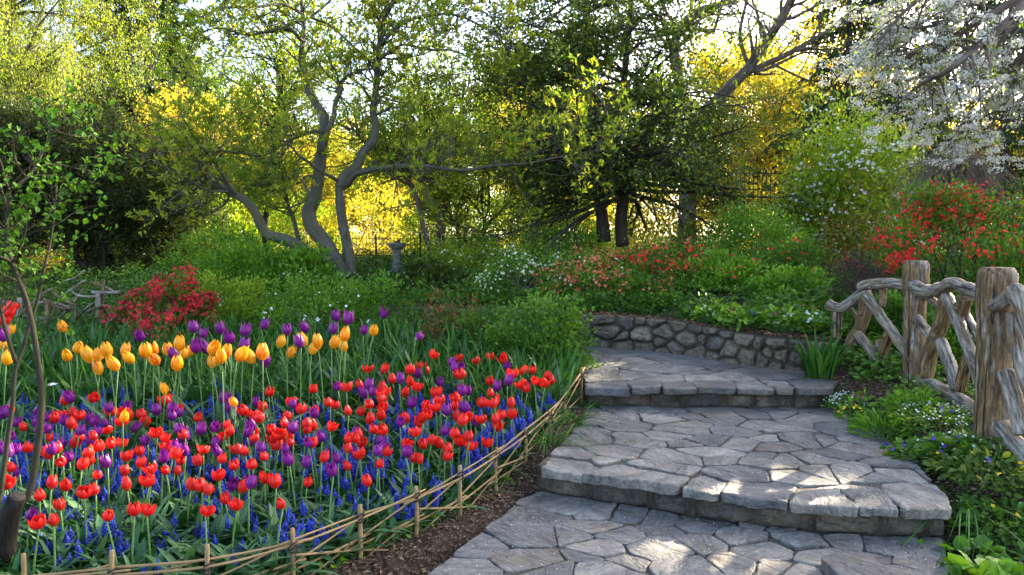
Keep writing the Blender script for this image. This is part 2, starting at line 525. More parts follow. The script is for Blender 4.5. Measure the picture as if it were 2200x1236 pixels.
M = {}
M["leaf_green"] = leaf_mat("fresh green leaf", [(.055, .135, .010), (.105, .235, .016), (.19, .34, .03)], .38, (1.3, 1.3, .5))
M["leaf_young"] = leaf_mat("young tree leaf", [(.022, .07, .006), (.045, .12, .010), (.08, .18, .016)], .3, (1.3, 1.3, .5), rough=.65, spec=.12)
M["leaf_under"] = leaf_mat("undergrowth leaf", [(.014, .045, .006), (.045, .115, .012), (.11, .20, .02)], .3, (1.3, 1.3, .5))
M["leaf_mid"] = leaf_mat("mid green leaf", [(.032, .085, .009), (.068, .155, .014), (.12, .23, .022)], .35, (1.4, 1.4, .5))
M["leaf_dark"] = leaf_mat("dark evergreen leaf", [(.016, .034, .006), (.04, .066, .010), (.10, .115, .016)], .35, (1.7, 1.5, .4))
M["leaf_holly"] = leaf_mat("holly leaf", [(.028, .062, .009), (.07, .12, .016), (.16, .20, .026)], .4, (1.6, 1.5, .5), rough=.45, spec=.35)
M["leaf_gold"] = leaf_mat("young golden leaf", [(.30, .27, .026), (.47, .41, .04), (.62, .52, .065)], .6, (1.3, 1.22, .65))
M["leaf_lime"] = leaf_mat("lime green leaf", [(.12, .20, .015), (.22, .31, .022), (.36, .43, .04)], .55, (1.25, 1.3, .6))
M["leaf_magnolia"] = leaf_mat("young magnolia leaf", [(.10, .17, .014), (.19, .26, .018), (.34, .38, .03), (.40, .31, .03)], .5, (1.2, 1.25, .6))
M["leaf_birch"] = leaf_mat("birch leaf", [(.12, .17, .015), (.22, .27, .025), (.34, .37, .045)], .5, (1.25, 1.3, .6))
M["leaf_hemlock"] = leaf_mat("hemlock needle", [(.014, .036, .014), (.03, .065, .02), (.06, .10, .026)], .25, (1.8, 1.7, .4))
M["leaf_purple"] = leaf_mat("purple barberry leaf", [(.030, .012, .018), (.065, .025, .03), (.10, .05, .045)], .25)
M["leaf_bronze"] = leaf_mat("bronze young leaf", [(.06, .06, .012), (.14, .07, .015), (.22, .09, .02)], .35)
M["leaf_bulb"] = leaf_mat("blue green bulb leaf", [(.014, .058, .014), (.034, .105, .026), (.10, .20, .075)], .22, (1.1, 1.3, .6), rough=.45, spec=.3)
M["leaf_strap"] = leaf_mat("grassy strap leaf", [(.016, .058, .009), (.036, .11, .015), (.09, .20, .03)], .25, (1.2, 1.4, .5), rough=.6, spec=.15)
M["stem_green"] = leaf_mat("flower stem", [(.08, .17, .035), (.13, .23, .06)], 0)
M["bark_grey"] = bark_mat("smooth grey bark", (.055, .048, .038), (.13, .115, .09), 1.1, .8, (.095, .09, .05))
M["bark_dark"] = bark_mat("dark bark", (.018, .014, .011), (.07, .055, .042), 1.0, .7)
M["bark_stump"] = bark_mat("black stump bark", (.005, .004, .003), (.028, .021, .015), 1.4, .8)  # near-black base tone for the stump
M["bark_brown"] = bark_mat("brown bark", (.05, .036, .026), (.16, .125, .095), .9, .7)
M["bark_young"] = bark_mat("young tree bark", (.012, .009, .006), (.05, .038, .022), 1.6, .6, (.028, .028, .012))
M["twig"] = bark_mat("twig bark", (.10, .07, .05), (.24, .18, .14), 1.0, .3)
M["log"] = log_mat("weathered cedar log")
M["bamboo"] = bark_mat("dry split bamboo", (.13, .08, .03), (.34, .22, .10), .8, .15, (.28, .18, .085))
M["twine"] = plain_mat("black twine", (.012, .011, .01), (.03, .027, .024), 40)
M["flag"] = stone_mat("bluestone flag", [(.078, .073, .070), (.158, .143, .128), (.115, .105, .10), (.20, .178, .148), (.130, .115, .105), (.085, .082, .082), (.235, .205, .168), (.145, .122, .10)], .3, dirt=(.12, .088, .055))
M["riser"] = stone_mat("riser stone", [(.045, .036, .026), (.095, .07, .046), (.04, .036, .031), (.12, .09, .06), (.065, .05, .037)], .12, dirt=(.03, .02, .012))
M["wallstone"] = stone_mat("wall stone", [(.07, .055, .042), (.13, .10, .07), (.165, .125, .082), (.085, .072, .062), (.14, .10, .066), (.19, .15, .105)], .22, dirt=(.10, .07, .04))
M["mortar"] = plain_mat("earthy mortar", (.02, .015, .010), (.07, .052, .032), 14, .9, .5)
M["joint"] = plain_mat("sandy joint", (.030, .024, .017), (.105, .084, .058), 16, .95, .5)
M["urn"] = plain_mat("weathered limestone", (.06, .058, .05), (.19, .175, .15), 14, .85, .4)
M["iron"] = plain_mat("black iron", (.008, .008, .008), (.02, .02, .02), 20, .5, .1)
M["chip"] = leaf_mat("wood chip", [(.06, .032, .018), (.14, .08, .045), (.26, .17, .10)], 0, rough=.9)
M["litter"] = leaf_mat("dry leaf", [(.12, .045, .02), (.20, .085, .035), (.28, .15, .07)], .1, rough=.85)
M["petal_white"] = leaf_mat("white petal", [(.72, .72, .66), (.85, .85, .80)], .3)
M["petal_pear"] = leaf_mat("white pear blossom", [(.45, .44, .37), (.60, .59, .51), (.74, .73, .64)], .3)
M["petal_cream"] = leaf_mat("cream petal", [(.65, .58, .36), (.82, .78, .58)], .3)
M["petal_red"] = leaf_mat("scarlet quince petal", [(.50, .008, .010), (.70, .018, .012), (.78, .05, .025)], .25)
M["petal_crimson"] = leaf_mat("crimson petal", [(.42, .008, .02), (.62, .018, .035)], .25)
M["petal_coral"] = leaf_mat("coral petal", [(.55, .07, .03), (.68, .14, .07), (.74, .26, .15)], .25)
M["petal_pink"] = leaf_mat("blush petal", [(.70, .55, .52), (.82, .72, .68)], .3)
M["petal_violet"] = leaf_mat("violet petal", [(.05, .02, .22), (.12, .04, .35)], .2)
M["petal_magenta"] = leaf_mat("magenta petal", [(.25, .01, .06), (.42, .03, .12)], .2)
M["petal_yellow"] = leaf_mat("yellow petal", [(.75, .42, .02), (.85, .58, .03)], .25)
M["muscari"] = leaf_mat("grape hyacinth bell", [(.014, .022, .19), (.03, .05, .43), (.11, .16, .68)], .12, rough=.5)

def tulip_mat(name, low, mid, top, streak, amount, trans=.28):
    m, nt, b = new_mat(name)
    v = attr(nt, "v", 2)
    c = ramp(nt, v, [(0, low), (.3, mid), (1, top)])
    oi = nt.nodes.new("ShaderNodeObjectInfo").outputs["Random"]
    g = attr(nt, "gr", 1)
    n = noise(nt, mapping(nt, g, (3.0, 1.2, 9.0)), 1.0, 4, .6)
    thr = math_(nt, 'ADD', n, math_(nt, 'MULTIPLY', math_(nt, 'SUBTRACT', oi, .5), .16))
    f = ramp(nt, thr, [(.53, (0, 0, 0)), (.66, (amount,) * 3)])
    c = mix(nt, f, c, streak)
    nt.links.new(c, b.inputs["Base Color"])
    b.inputs["Roughness"].default_value = .38; b.inputs["Specular IOR Level"].default_value = .3
    t = nt.nodes.new("ShaderNodeBsdfTranslucent"); nt.links.new(c, t.inputs[0])
    ms = nt.nodes.new("ShaderNodeMixShader"); ms.inputs[0].default_value = trans
    nt.links.new(b.outputs[0], ms.inputs[1]); nt.links.new(t.outputs[0], ms.inputs[2])
    nt.links.new(ms.outputs[0], nt.nodes["Material Output"].inputs[0])
    return m
M["tulip_red"] = tulip_mat("red tulip petal", (.50, .06, .015), (.72, .010, .008), (.86, .040, .018), (.50, .003, .006), .7)
M["tulip_yellow"] = tulip_mat("golden tulip petal", (.78, .40, .02), (.84, .35, .006), (.88, .43, .010), (.78, .11, .005), .9)
M["tulip_purple"] = tulip_mat("purple tulip petal", (.14, .03, .15), (.19, .010, .185), (.29, .03, .26), (.10, .004, .11), .6)

# ground: bare mulch near the path, thin grass farther back
def ground_mat():
    m, nt, b = new_mat("garden soil")
    pos = geopos(nt)
    n = noise(nt, pos, 9, 8, .7); n2 = noise(nt, pos, 1.6, 4, .6)
    soil = ramp(nt, n, [(.32, (.022, .014, .009)), (.55, (.065, .042, .027)), (.72, (.13, .088, .058))])
    grass = ramp(nt, n, [(.35, (.035, .055, .012)), (.65, (.11, .13, .025))])
    sep = nt.nodes.new("ShaderNodeSeparateXYZ"); nt.links.new(pos, sep.inputs[0])
    mr = nt.nodes.new("ShaderNodeMapRange"); mr.inputs[1].default_value = 11; mr.inputs[2].default_value = 15
    nt.links.new(math_(nt, 'ADD', sep.outputs[1], math_(nt, 'MULTIPLY', n2, 3.0)), mr.inputs[0])
    nt.links.new(mix(nt, mr.outputs[0], soil, grass), b.inputs["Base Color"])
    b.inputs["Roughness"].default_value = .95; b.inputs["Specular IOR Level"].default_value = .1
    bump(nt, b, n, .9, .04)
    return m
M["ground"] = ground_mat()

# ------------------------------------------------------------------ ground sheet
def build_ground():
    xs = np.unique(np.concatenate([np.linspace(-400, -14, 24), np.linspace(-14, -5, 46), np.linspace(-5, 5, 168), np.linspace(5, 14, 46), np.linspace(14, 400, 24)]))
    ys = np.unique(np.concatenate([np.linspace(-200, -2, 14), np.linspace(-2, 2.6, 24), np.linspace(2.6, 11, 170), np.linspace(11, 30, 60), np.linspace(30, 600, 40)]))
    X, Y = np.meshgrid(xs, ys)
    Z = H(X, Y)
    V = np.stack([X, Y, Z], -1).reshape(-1, 3)
    idx = np.arange(V.shape[0]).reshape(X.shape)
    mb = MB()
    mb.add(V, np.stack([idx[:-1, :-1], idx[:-1, 1:], idx[1:, 1:], idx[1:, :-1]], -1).reshape(-1, 4))
    tag(mb.build("ground", M["ground"]), kind="structure")
build_ground()

# ------------------------------------------------------------------ flagstone path, steps, retaining wall
def clip(poly, a, n):
    """keep the part of poly where (p-a).n <= 0"""
    out = []
    k = len(poly)
    for i in range(k):
        p, q = poly[i], poly[(i + 1) % k]
        dp, dq = np.dot(p - a, n), np.dot(q - a, n)
        if dp <= 0: out.append(p)
        if (dp < 0 < dq) or (dq < 0 < dp):
            out.append(p + (q - p) * dp / (dp - dq))
    return out

def cells(seeds, outline, gap):
    seeds = np.asarray(seeds, float)
    res = []
    wt = rng.uniform(-1, 1, len(seeds))
    for i, s in enumerate(seeds):
        poly = [np.array(p, float) for p in outline]
        d = np.linalg.norm(seeds - s, axis=1)
        for j in np.argsort(d)[1:26]:
            n = (seeds[j] - s) / d[j]
            poly = clip(poly, (s + seeds[j]) / 2 + n * (.13 * (wt[i] - wt[j]) * d[j] - gap * .5), n)
            if len(poly) < 3: break
        res.append(np.array(poly) if len(poly) >= 3 else None)
    return res

def area(p):
    x, y = p[:, 0], p[:, 1]
    return .5 * np.sum(x * np.roll(y, -1) - y * np.roll(x, -1))

def rough_outline(poly, step=.05, amp=.012, seed=0.0, cut=.09):
    """subdivide, knock the corners off and wobble the edge of a stone"""
    p = np.asarray(poly)
    if area(p) < 0: p = p[::-1]
    q = []
    n = len(p)
    for i in range(n):                       # trim each corner
        a, b, c = p[i - 1], p[i], p[(i + 1) % n]
        la, lc = np.linalg.norm(a - b), np.linalg.norm(c - b)
        ka, kc = min(cut * la, .03), min(cut * lc, .03)
        q += [b + (a - b) / (la + 1e-9) * ka, b + (c - b) / (lc + 1e-9) * kc]
    out = []
    for i in range(len(q)):
        a, b = q[i], q[(i + 1) % len(q)]
        k = max(1, int(np.linalg.norm(b - a) / step))
        for t in range(k): out.append(a + (b - a) * t / k)
    out = np.array(out)
    c = out.mean(0)
    o3 = np.column_stack([out, np.full(len(out), seed)])
    d = norm(out - c)
    return out + d * (amp * wob(o3, 9.0) + .5 * amp * wob(o3 + 5, 28.0))[:, None]

def slab(mb, poly, ztop, th, tint, seed, edge=.006, tilt=.007, step=.045, amp=.013):
    o = rough_outline(poly, step, amp, seed)
    c = o.mean(0); n = len(o)
    r_in = norm(o - c) * edge
    tx, ty = rng.normal(0, tilt, 2)
    def zz(q): return ztop + (q - c) @ np.array([tx, ty]) * 2 + .004 * wob(np.column_stack([q, np.full(len(q), seed)]), 8.0)
    mid = c + (o - r_in - c) * .55
    rings = [np.column_stack([o - r_in * .4, np.full(n, ztop - th) + .006 * wob(np.column_stack([o, np.full(n, seed + 3)]), 11.)]),
             np.column_stack([o + r_in * .15 * wob(np.column_stack([o, np.full(n, seed)]), 30.)[:, None], zz(o) - th * .5]),
             np.column_stack([o, zz(o) - edge * .55]),
             np.column_stack([o - r_in, zz(o)]),
             np.column_stack([mid, zz(mid)])]
    V = np.concatenate(rings + [np.array([[c[0], c[1], zz(c[None])[0]]])])
    R = len(rings)
    idx = np.arange(R * n).reshape(R, n)
    b = mb.n
    i0, i1 = idx[:-1], idx[1:]
    mb.add(V, np.stack([i0, np.roll(i0, -1, 1), np.roll(i1, -1, 1), i1], -1).reshape(-1, 4), tint)
    last = idx[-1]
    mb.faces(np.stack([last, np.roll(last, -1), np.full(n, R * n)], -1), b)

def G(px, py, z):
    u = P(px, py, 1.0) - np.array((0, 0, CAMH))
    k = (z - CAMH) / u[2]
    return (u[0] * k, k)

def from7(l): return [(1100 + x / 1.829, 560 + y / 1.829) for x, y in l]
def from8(l): return [(1640 + x / 1.727, 520 + y / 1.727) for x, y in l]
t0 = from7([(110, 1005), (330, 1000), (250, 1085), (450, 1010), (590, 1025), (60, 1085), (740, 1100), (600, 1060), (820, 1020), (960, 1030), (1100, 1010), (90, 1170),
            (260, 1160), (450, 1170), (680, 1195), (860, 1180), (990, 1130), (1140, 1110), (1050, 1205), (900, 1085), (430, 1080), (300, 1230), (560, 1120), (180, 1225)]) + \
     from8([(150, 1110), (300, 1110), (450, 1125), (250, 1170), (420, 1170), (560, 1185), (140, 1225), (480, 1222), (330, 1222), (620, 1150), (60, 1060), (200, 1065)])
t0 = [G(x, y, 0) for x, y in t0]
for _ in range(40):
    q = (rng.uniform(-.9, 2.05), rng.uniform(-1, 3.3))
    if min(math.hypot(q[0] - a, q[1] - b) for a, b in t0) > .33: t0.append(q)
n0 = len(t0)
for _ in range(600):
    q = (rng.uniform(-.3, 2.05), rng.uniform(3.3, 4.3))
    if len(t0) < n0 + 7 and .15 < min(math.hypot(q[0] - a, q[1] - b) for a, b in t0) < .3: t0.append(q)
OUT0 = [(-.95, -1.0), (2.0, -1.0), (2.1, 2.5), (2.08, 3.44), (2.26, 3.80), (1.90, 3.83), (1.46, 3.93), (1.02, 4.11), (.54, 4.35), (.2, 4.53), (.05, 4.38), (-.19, 3.82), (-.37, 3.44), (-.6, 2.9), (-.8, 2.0)]
t1 = from7([(500, 588), (620, 580), (690, 606), (760, 578), (830, 606), (940, 603), (1030, 590), (360, 610), (440, 616), (570, 618), (330, 632), (450, 648), (690, 648), (830, 630),
            (990, 648), (1120, 640), (310, 668), (460, 688), (620, 683), (850, 668), (1010, 703), (300, 708), (510, 715), (700, 718), (880, 722), (250, 758), (390, 755), (630, 775),
            (780, 750), (820, 782), (1010, 775), (760, 822), (930, 842), (1070, 842)]) + \
     from8([(150, 650), (250, 682), (340, 712), (150, 738), (350, 760), (260, 785), (60, 745), (180, 802), (60, 805), (450, 825), (330, 850), (430, 870), (200, 845), (70, 640), (60, 690), (120, 615), (230, 630), (490, 860)])
t1f = from7([(205, 812), (420, 835), (640, 868), (720, 895), (1000, 905), (1150, 935)]) + from8([(235, 942), (400, 965), (560, 985)])
t1 = [G(x, y, .17) for x, y in t1]; t1f = [G(x, y, .17) for x, y in t1f]
t1f = [(.36, 4.58), (.76, 4.37), (1.13, 4.24), (1.42, 4.12), (1.70, 4.00), (1.98, 3.98), (2.2, 3.95)]
t1 = [p for p in t1 if min(math.hypot(p[0] - a, p[1] - b) for a, b in t1f) > .2 and p[1] > ystep1(p[0]) + .27]
n1 = len(t1)
for _ in range(600):
    q = (rng.uniform(.4, 2.6), rng.uniform(4.3, 6.0))
    if len(t1) < n1 + 16 and q[1] > ystep1(q[0]) + .3 and .13 < min(math.hypot(q[0] - a, q[1] - b) for a, b in t1 + t1f) < .3: t1.append(q)
OUT1 = [(.16, 4.49), (.36, 4.385), (.54, 4.30), (.78, 4.19), (1.02, 4.06), (1.24, 3.96), (1.46, 3.88), (1.68, 3.83), (1.90, 3.78), (2.28, 3.75), (2.38, 4.0), (2.51, 4.48), (2.69, 5.35), (2.68, 6.12), (2.0, 6.12), (1.2, 6.14), (.62, 6.18), (.60, 5.93), (.37, 5.1)]
t2 = from7([(330, 385), (420, 370), (500, 390), (600, 385), (700, 400), (340, 415), (450, 410), (600, 425), (360, 440), (500, 445), (700, 440), (820, 420), (900, 430), (330, 468), (600, 462),
            (760, 465), (870, 455), (1000, 452), (380, 358), (300, 350)])
t2 = [G(x, y, .34) for x, y in t2]
t2f = [(.80, 6.30), (1.10, 6.28), (1.42, 6.25), (1.75, 6.24), (2.0, 6.2), (2.28, 6.22), (2.52, 6.2)]
t2 = [p for p in t2 if p[1] > 6.42]
for _ in range(60):
    q = (rng.uniform(-1.9, 2.7), rng.uniform(6.45, 9.4))
    if min(math.hypot(q[0] - a, q[1] - b) for a, b in t2 + t2f) > .30: t2.append(q)
wl = [(x, y - .02) for x, y in WALL[::-1]]
OUT2 = [(.62, 6.12), (.9, 6.09), (1.2, 6.08), (1.6, 6.075), (2.0, 6.06), (2.62, 6.02), (2.78, 6.3)] + wl + [(-1.9, 8.75), (-.3, 8.45), (.45, 8.15), (.72, 7.4), (.66, 6.8)]

def sheet(poly, z):
    mb = MB()
    p = np.array(poly); c = np.array([p[:, 0].mean(), p[:, 1].mean()])
    n = len(p)
    # fan from an inside point: terraces are near enough to star shaped
    V = np.column_stack([np.vstack([p, c]), np.full(n + 1, z)])
    mb.add(V, np.stack([np.arange(n), np.roll(np.arange(n), -1), np.full(n, n)], -1))
    return mb

def terrace(seeds, fronts, outline, z, seed):
    cs = cells([(a * .82, b) for a, b in seeds + fronts], [(a * .82, b) for a, b in outline], .010)
    cs = [None if c is None else c * np.array([1 / .82, 1.0]) for c in cs]
    mb = MB()
    for i, c in enumerate(cs[:len(seeds)]):
        if c is None or abs(area(c)) < .006: continue
        slab(mb, c, z + rng.normal(0, .003), .055, rng.uniform(), seed + i * .37)
    return mb, cs[len(seeds):]

def make_path():
    for nm, sd, fr, out, z, s in (("path", t0, [], OUT0, 0.0, 1.0), ("path", t1, t1f, OUT1, .17, 50.0), ("path", t2, t2f, OUT2, .34, 90.0)):
        mb, fronts = terrace(sd, fr, out, z, s)
        o = tag(mb.build(nm, M["flag"], smooth=False), kind="structure")
        j = sheet([(x, y + (.05 if (z and y < (4.6 if z < .2 else 6.2)) else 0)) for x, y in out], z - .012).build("path_joint_filling", M["joint"])
        tag(j, kind="structure")
        yield fronts

def riser_stone(mb, a, b, z0, z1, depth, tint, seed):
    """rounded rough block between two ground points, its face towards the camera"""
    n = 7
    u = np.linspace(-1, 1, n)
    gx, gz = np.meshgrid(u, u)
    fx = np.sign(gx) * np.abs(gx) ** .8; fz = np.sign(gz) * np.abs(gz) ** .8
    a = np.array(a); b = np.array(b)
    t = (b - a) / np.linalg.norm(b - a); nrm = np.array([t[1], -t[0]])
    L = np.linalg.norm(b - a)
    edge = np.maximum(np.abs(gx) * 1.0, np.abs(gz))
    bul = depth * np.clip(1 - edge ** 6, 0, 1)
    pos = a + (b - a) * .5 + (fx[..., None] * t * L * .5)
    hz = (z0 + z1) / 2 + fz * (z1 - z0) / 2
    q = np.stack([pos[..., 0], pos[..., 1], hz], -1)
    w = wob(q + seed, 16.0) * .018 + wob(q + seed, 45.0) * .010
    bul = bul + w * (edge < .95)
    q[..., 0] += nrm[0] * bul; q[..., 1] += nrm[1] * bul
    q[..., 2] += .012 * wob(q + seed * 2, 9.0) * (np.abs(gz) > .9)
    idx = np.arange(n * n).reshape(n, n)
    mb.add(q.reshape(-1, 3), np.stack([idx[:-1, :-1], idx[:-1, 1:], idx[1:, 1:], idx[1:, :-1]], -1).reshape(-1, 4), tint)

def make_step(line, fronts, z, label, seed, base):
    t = thing("stone_step", label, "step", (base[0], base[1], z - .17))
    org = (base[0], base[1], z - .17)
    for i, c in enumerate(fronts):
        if c is None: continue
        c = np.array(c)
        # each front slab juts out its own few centimetres
        c = c + np.array([0, -rng.uniform(.0, .035)])
        mb = MB()
        slab(mb, c, z + rng.normal(.003, .004), rng.uniform(.036, .066), rng.uniform(), seed + i * 1.7, edge=.010, tilt=.010, step=.03, amp=.030)
        mb.build("tread_slab", M["flag"], t, smooth=False, origin=org)
    seg = np.concatenate([[0], np.cumsum(np.linalg.norm(np.diff(line, axis=0), axis=1))])
    at = lambda s: np.array([np.interp(s, seg, line[:, 0]), np.interp(s, seg, line[:, 1]) + .075])
    mb = MB(); K = 40
    ss = np.linspace(0, seg[-1], K)
    p = np.array([at(s) for s in ss])
    zs = [z - .20, z - .14, z - .08, z - .03]
    V = np.array([[(q[0], q[1] + .004 * math.sin(37 * q[0] + 9 * k), zz) for q in p] for k, zz in enumerate(zs)])
    idx = np.arange(V.shape[0] * K).reshape(-1, K)
    mb.add(V.reshape(-1, 3), np.stack([idx[:-1, :-1], idx[:-1, 1:], idx[1:, 1:], idx[1:, :-1]], -1).reshape(-1, 4))
    mb.build("riser_bed", M["mortar"], t, origin=org)
    s = .01
    while s < seg[-1] - .05:
        L = min(rng.uniform(.16, .40), seg[-1] - s)
        mb = MB()
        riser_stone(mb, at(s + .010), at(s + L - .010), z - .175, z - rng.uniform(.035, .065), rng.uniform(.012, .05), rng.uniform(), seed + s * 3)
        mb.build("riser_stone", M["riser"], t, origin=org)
        s += L

gen = make_path()
next(gen)
f1 = next(gen); f2 = next(gen)
make_step(np.array([p for p in OUT1[:10]]), f1, .17, "lower stone step with thick overhanging slabs and a sunlit corner", 7.0, (1.2, 4.0))
make_step(np.array([p for p in OUT2[:6]]), f2, .34, "upper stone step of thin dark slabs below the retaining wall", 23.0, (1.6, 6.1))

def make_wall():
    base = WALL[::-1]                      # right to left
    seg = np.concatenate([[0], np.cumsum(np.linalg.norm(np.diff(base, axis=0), axis=1))])
    Ltot = seg[-1]
    K = 90
    ss = np.linspace(0, Ltot, K)
    line = smooth_line(base, K)
    tan = norm(np.gradient(line, axis=0)); nrm = np.stack([-tan[:, 1], tan[:, 0]], 1)
    nrm = np.where((nrm[:, 1:2] > 0), -nrm, nrm)
    hgt = np.interp(ss, [0, 1.2, 2.5, Ltot], [.28, .30, .36, .40])
    def W(s, t, dep):
        s = np.asarray(s); x = np.interp(s, ss, line[:, 0]); y = np.interp(s, ss, line[:, 1])
        nx = np.interp(s, ss, nrm[:, 0]); ny = np.interp(s, ss, nrm[:, 1])
        lean = .10 * np.asarray(t)
        return np.stack([x + nx * (dep - lean), y + ny * (dep - lean), .33 + np.asarray(t)], -1)
    root = thing("retaining_wall", "low curved fieldstone retaining wall along the flagstone path", "wall", (1.5, 8.0, .34))
    org = (1.5, 8.0, .34)
    mb = MB()
    rows = [(-.06, 0), (.5, 0), (1.0, 0), (1.0, -.30), (.6, -.34)]
    V = np.stack([W(ss, f * hgt, d + 0.0) for f, d in rows])
    idx = np.arange(len(rows) * K).reshape(len(rows), K)
    V += .006 * wob(V, 18.0)[..., None]
    mb.add(V.reshape(-1, 3), np.stack([idx[:-1, :-1], idx[1:, :-1], idx[1:, 1:], idx[:-1, 1:]], -1).reshape(-1, 4))
    mb.build("mortar", M["mortar"], root, origin=org)
    # irregular stones: seeds stretched along the wall
    sx, sd = 1.75, []
    for s in np.arange(.10, Ltot, .27):
        sd.append((s / sx + rng.uniform(-.03, .03), np.interp(s, ss, hgt) - rng.uniform(.02, .05)))
    tries = 0
    while tries < 3000:
        tries += 1
        s = rng.uniform(0, Ltot); t = rng.uniform(.0, np.interp(s, ss, hgt) - .08)
        q = (s / sx, t)
        if min(math.hypot(q[0] - a, q[1] - b) for a, b in sd) > rng.choice([.11, .14, .18]): sd.append(q)
    top = [(s / sx, h) for s, h in zip(ss[::6], hgt[::6])]
    outline = [(0, -.02), (Ltot / sx, -.02)] + top[::-1]
    cs = cells(sd, outline, .022)
    mb = MB()
    for i, c in enumerate(cs):
        if c is None or abs(area(c)) < .0012: continue
        c = c * np.array([sx, 1.0])
        o = rough_outline(c, .03, .010, i * .7, .2)
        m = o.mean(0); n = len(o)
        prof = [(1.0, -.02), (1.0, .008), (.90, .036), (.62, .052), (.3, .056)]
        amp = rng.uniform(.6, 1.5)
        rings = []
        for f, dp in prof:
            q = m + (o - m) * f
            w = W(q[:, 0], q[:, 1], 0)
            dd = dp * amp + (.018 * wob(w + i, 16.0) + .008 * wob(w + i, 45.0)) * (dp > .01)
            rings.append(W(q[:, 0], q[:, 1], dd))
        V = np.concatenate(rings + [W(m[:1], m[1:], np.array([.045 * amp]))])
        R = len(prof); idx = np.arange(R * n).reshape(R, n); b = mb.n
        i0, i1 = idx[:-1], idx[1:]
        mb.add(V, np.stack([i0, i1, np.roll(i1, -1, 1), np.roll(i0, -1, 1)], -1).reshape(-1, 4), rng.uniform())
        last = idx[-1]
        mb.faces(np.stack([np.roll(last, -1), last, np.full(n, R * n)], -1), b)
    mb.build("stonework", M["wallstone"], root, smooth=False, origin=org)
make_wall()

# ------------------------------------------------------------------ rustic log fence on the right
def fa(l, w): return ([(1760 + x / 4.12, 540 + y / 4.12) for x, y in l], w / 4.12)
def fb(l, w): return ([(1940 + x / 2.688, 540 + y / 2.688) for x, y in l], w / 2.688)
def fdepth(px):
    return float(np.interp(px, [1780, 1799, 1968, 2143, 2425], [7.08, 7.0, 6.2, 4.6, 3.3]))
def log_piece(name, spec, parent, org, rough=.10, extra=0.0, taper=None, knots=0, sides=14, K=26, tone=.62):
    line, w = spec
    pts = []
    for x, y in line:
        d = fdepth(x) + extra
        q = P(x, y, d)
        pts.append([*q, w / 2 * d / F])
    s = smooth_line(np.array(pts), K)
    r = s[:, 3].copy()
    if taper: r *= np.linspace(taper[0], taper[1], K)
    e = np.linspace(0, 1, K)
    r *= np.clip(.90 + .10 * np.minimum(e, 1 - e) * 30, 0, 1)      # softened cut ends
    mb = MB()
    tubes(mb, s[:, :3], r, sides, rough=rough, a=tone)
    for _ in range(knots):                                        # sawn side branch stubs
        i = rng.integers(4, K - 4)
        d = norm(rng.normal(0, 1, 3) + np.array([-.3, -1.0, 0]))
        p0 = s[i, :3]
        tubes(mb, np.array([p0, p0 + d * r[i] * .8, p0 + d * r[i] * 1.22, p0 + d * r[i] * 1.28]), np.array([.55, .42, .36, .22]) * r[i], 9, rough=.08, a=tone)
    return mb.build(name, M["log"], parent, origin=org)

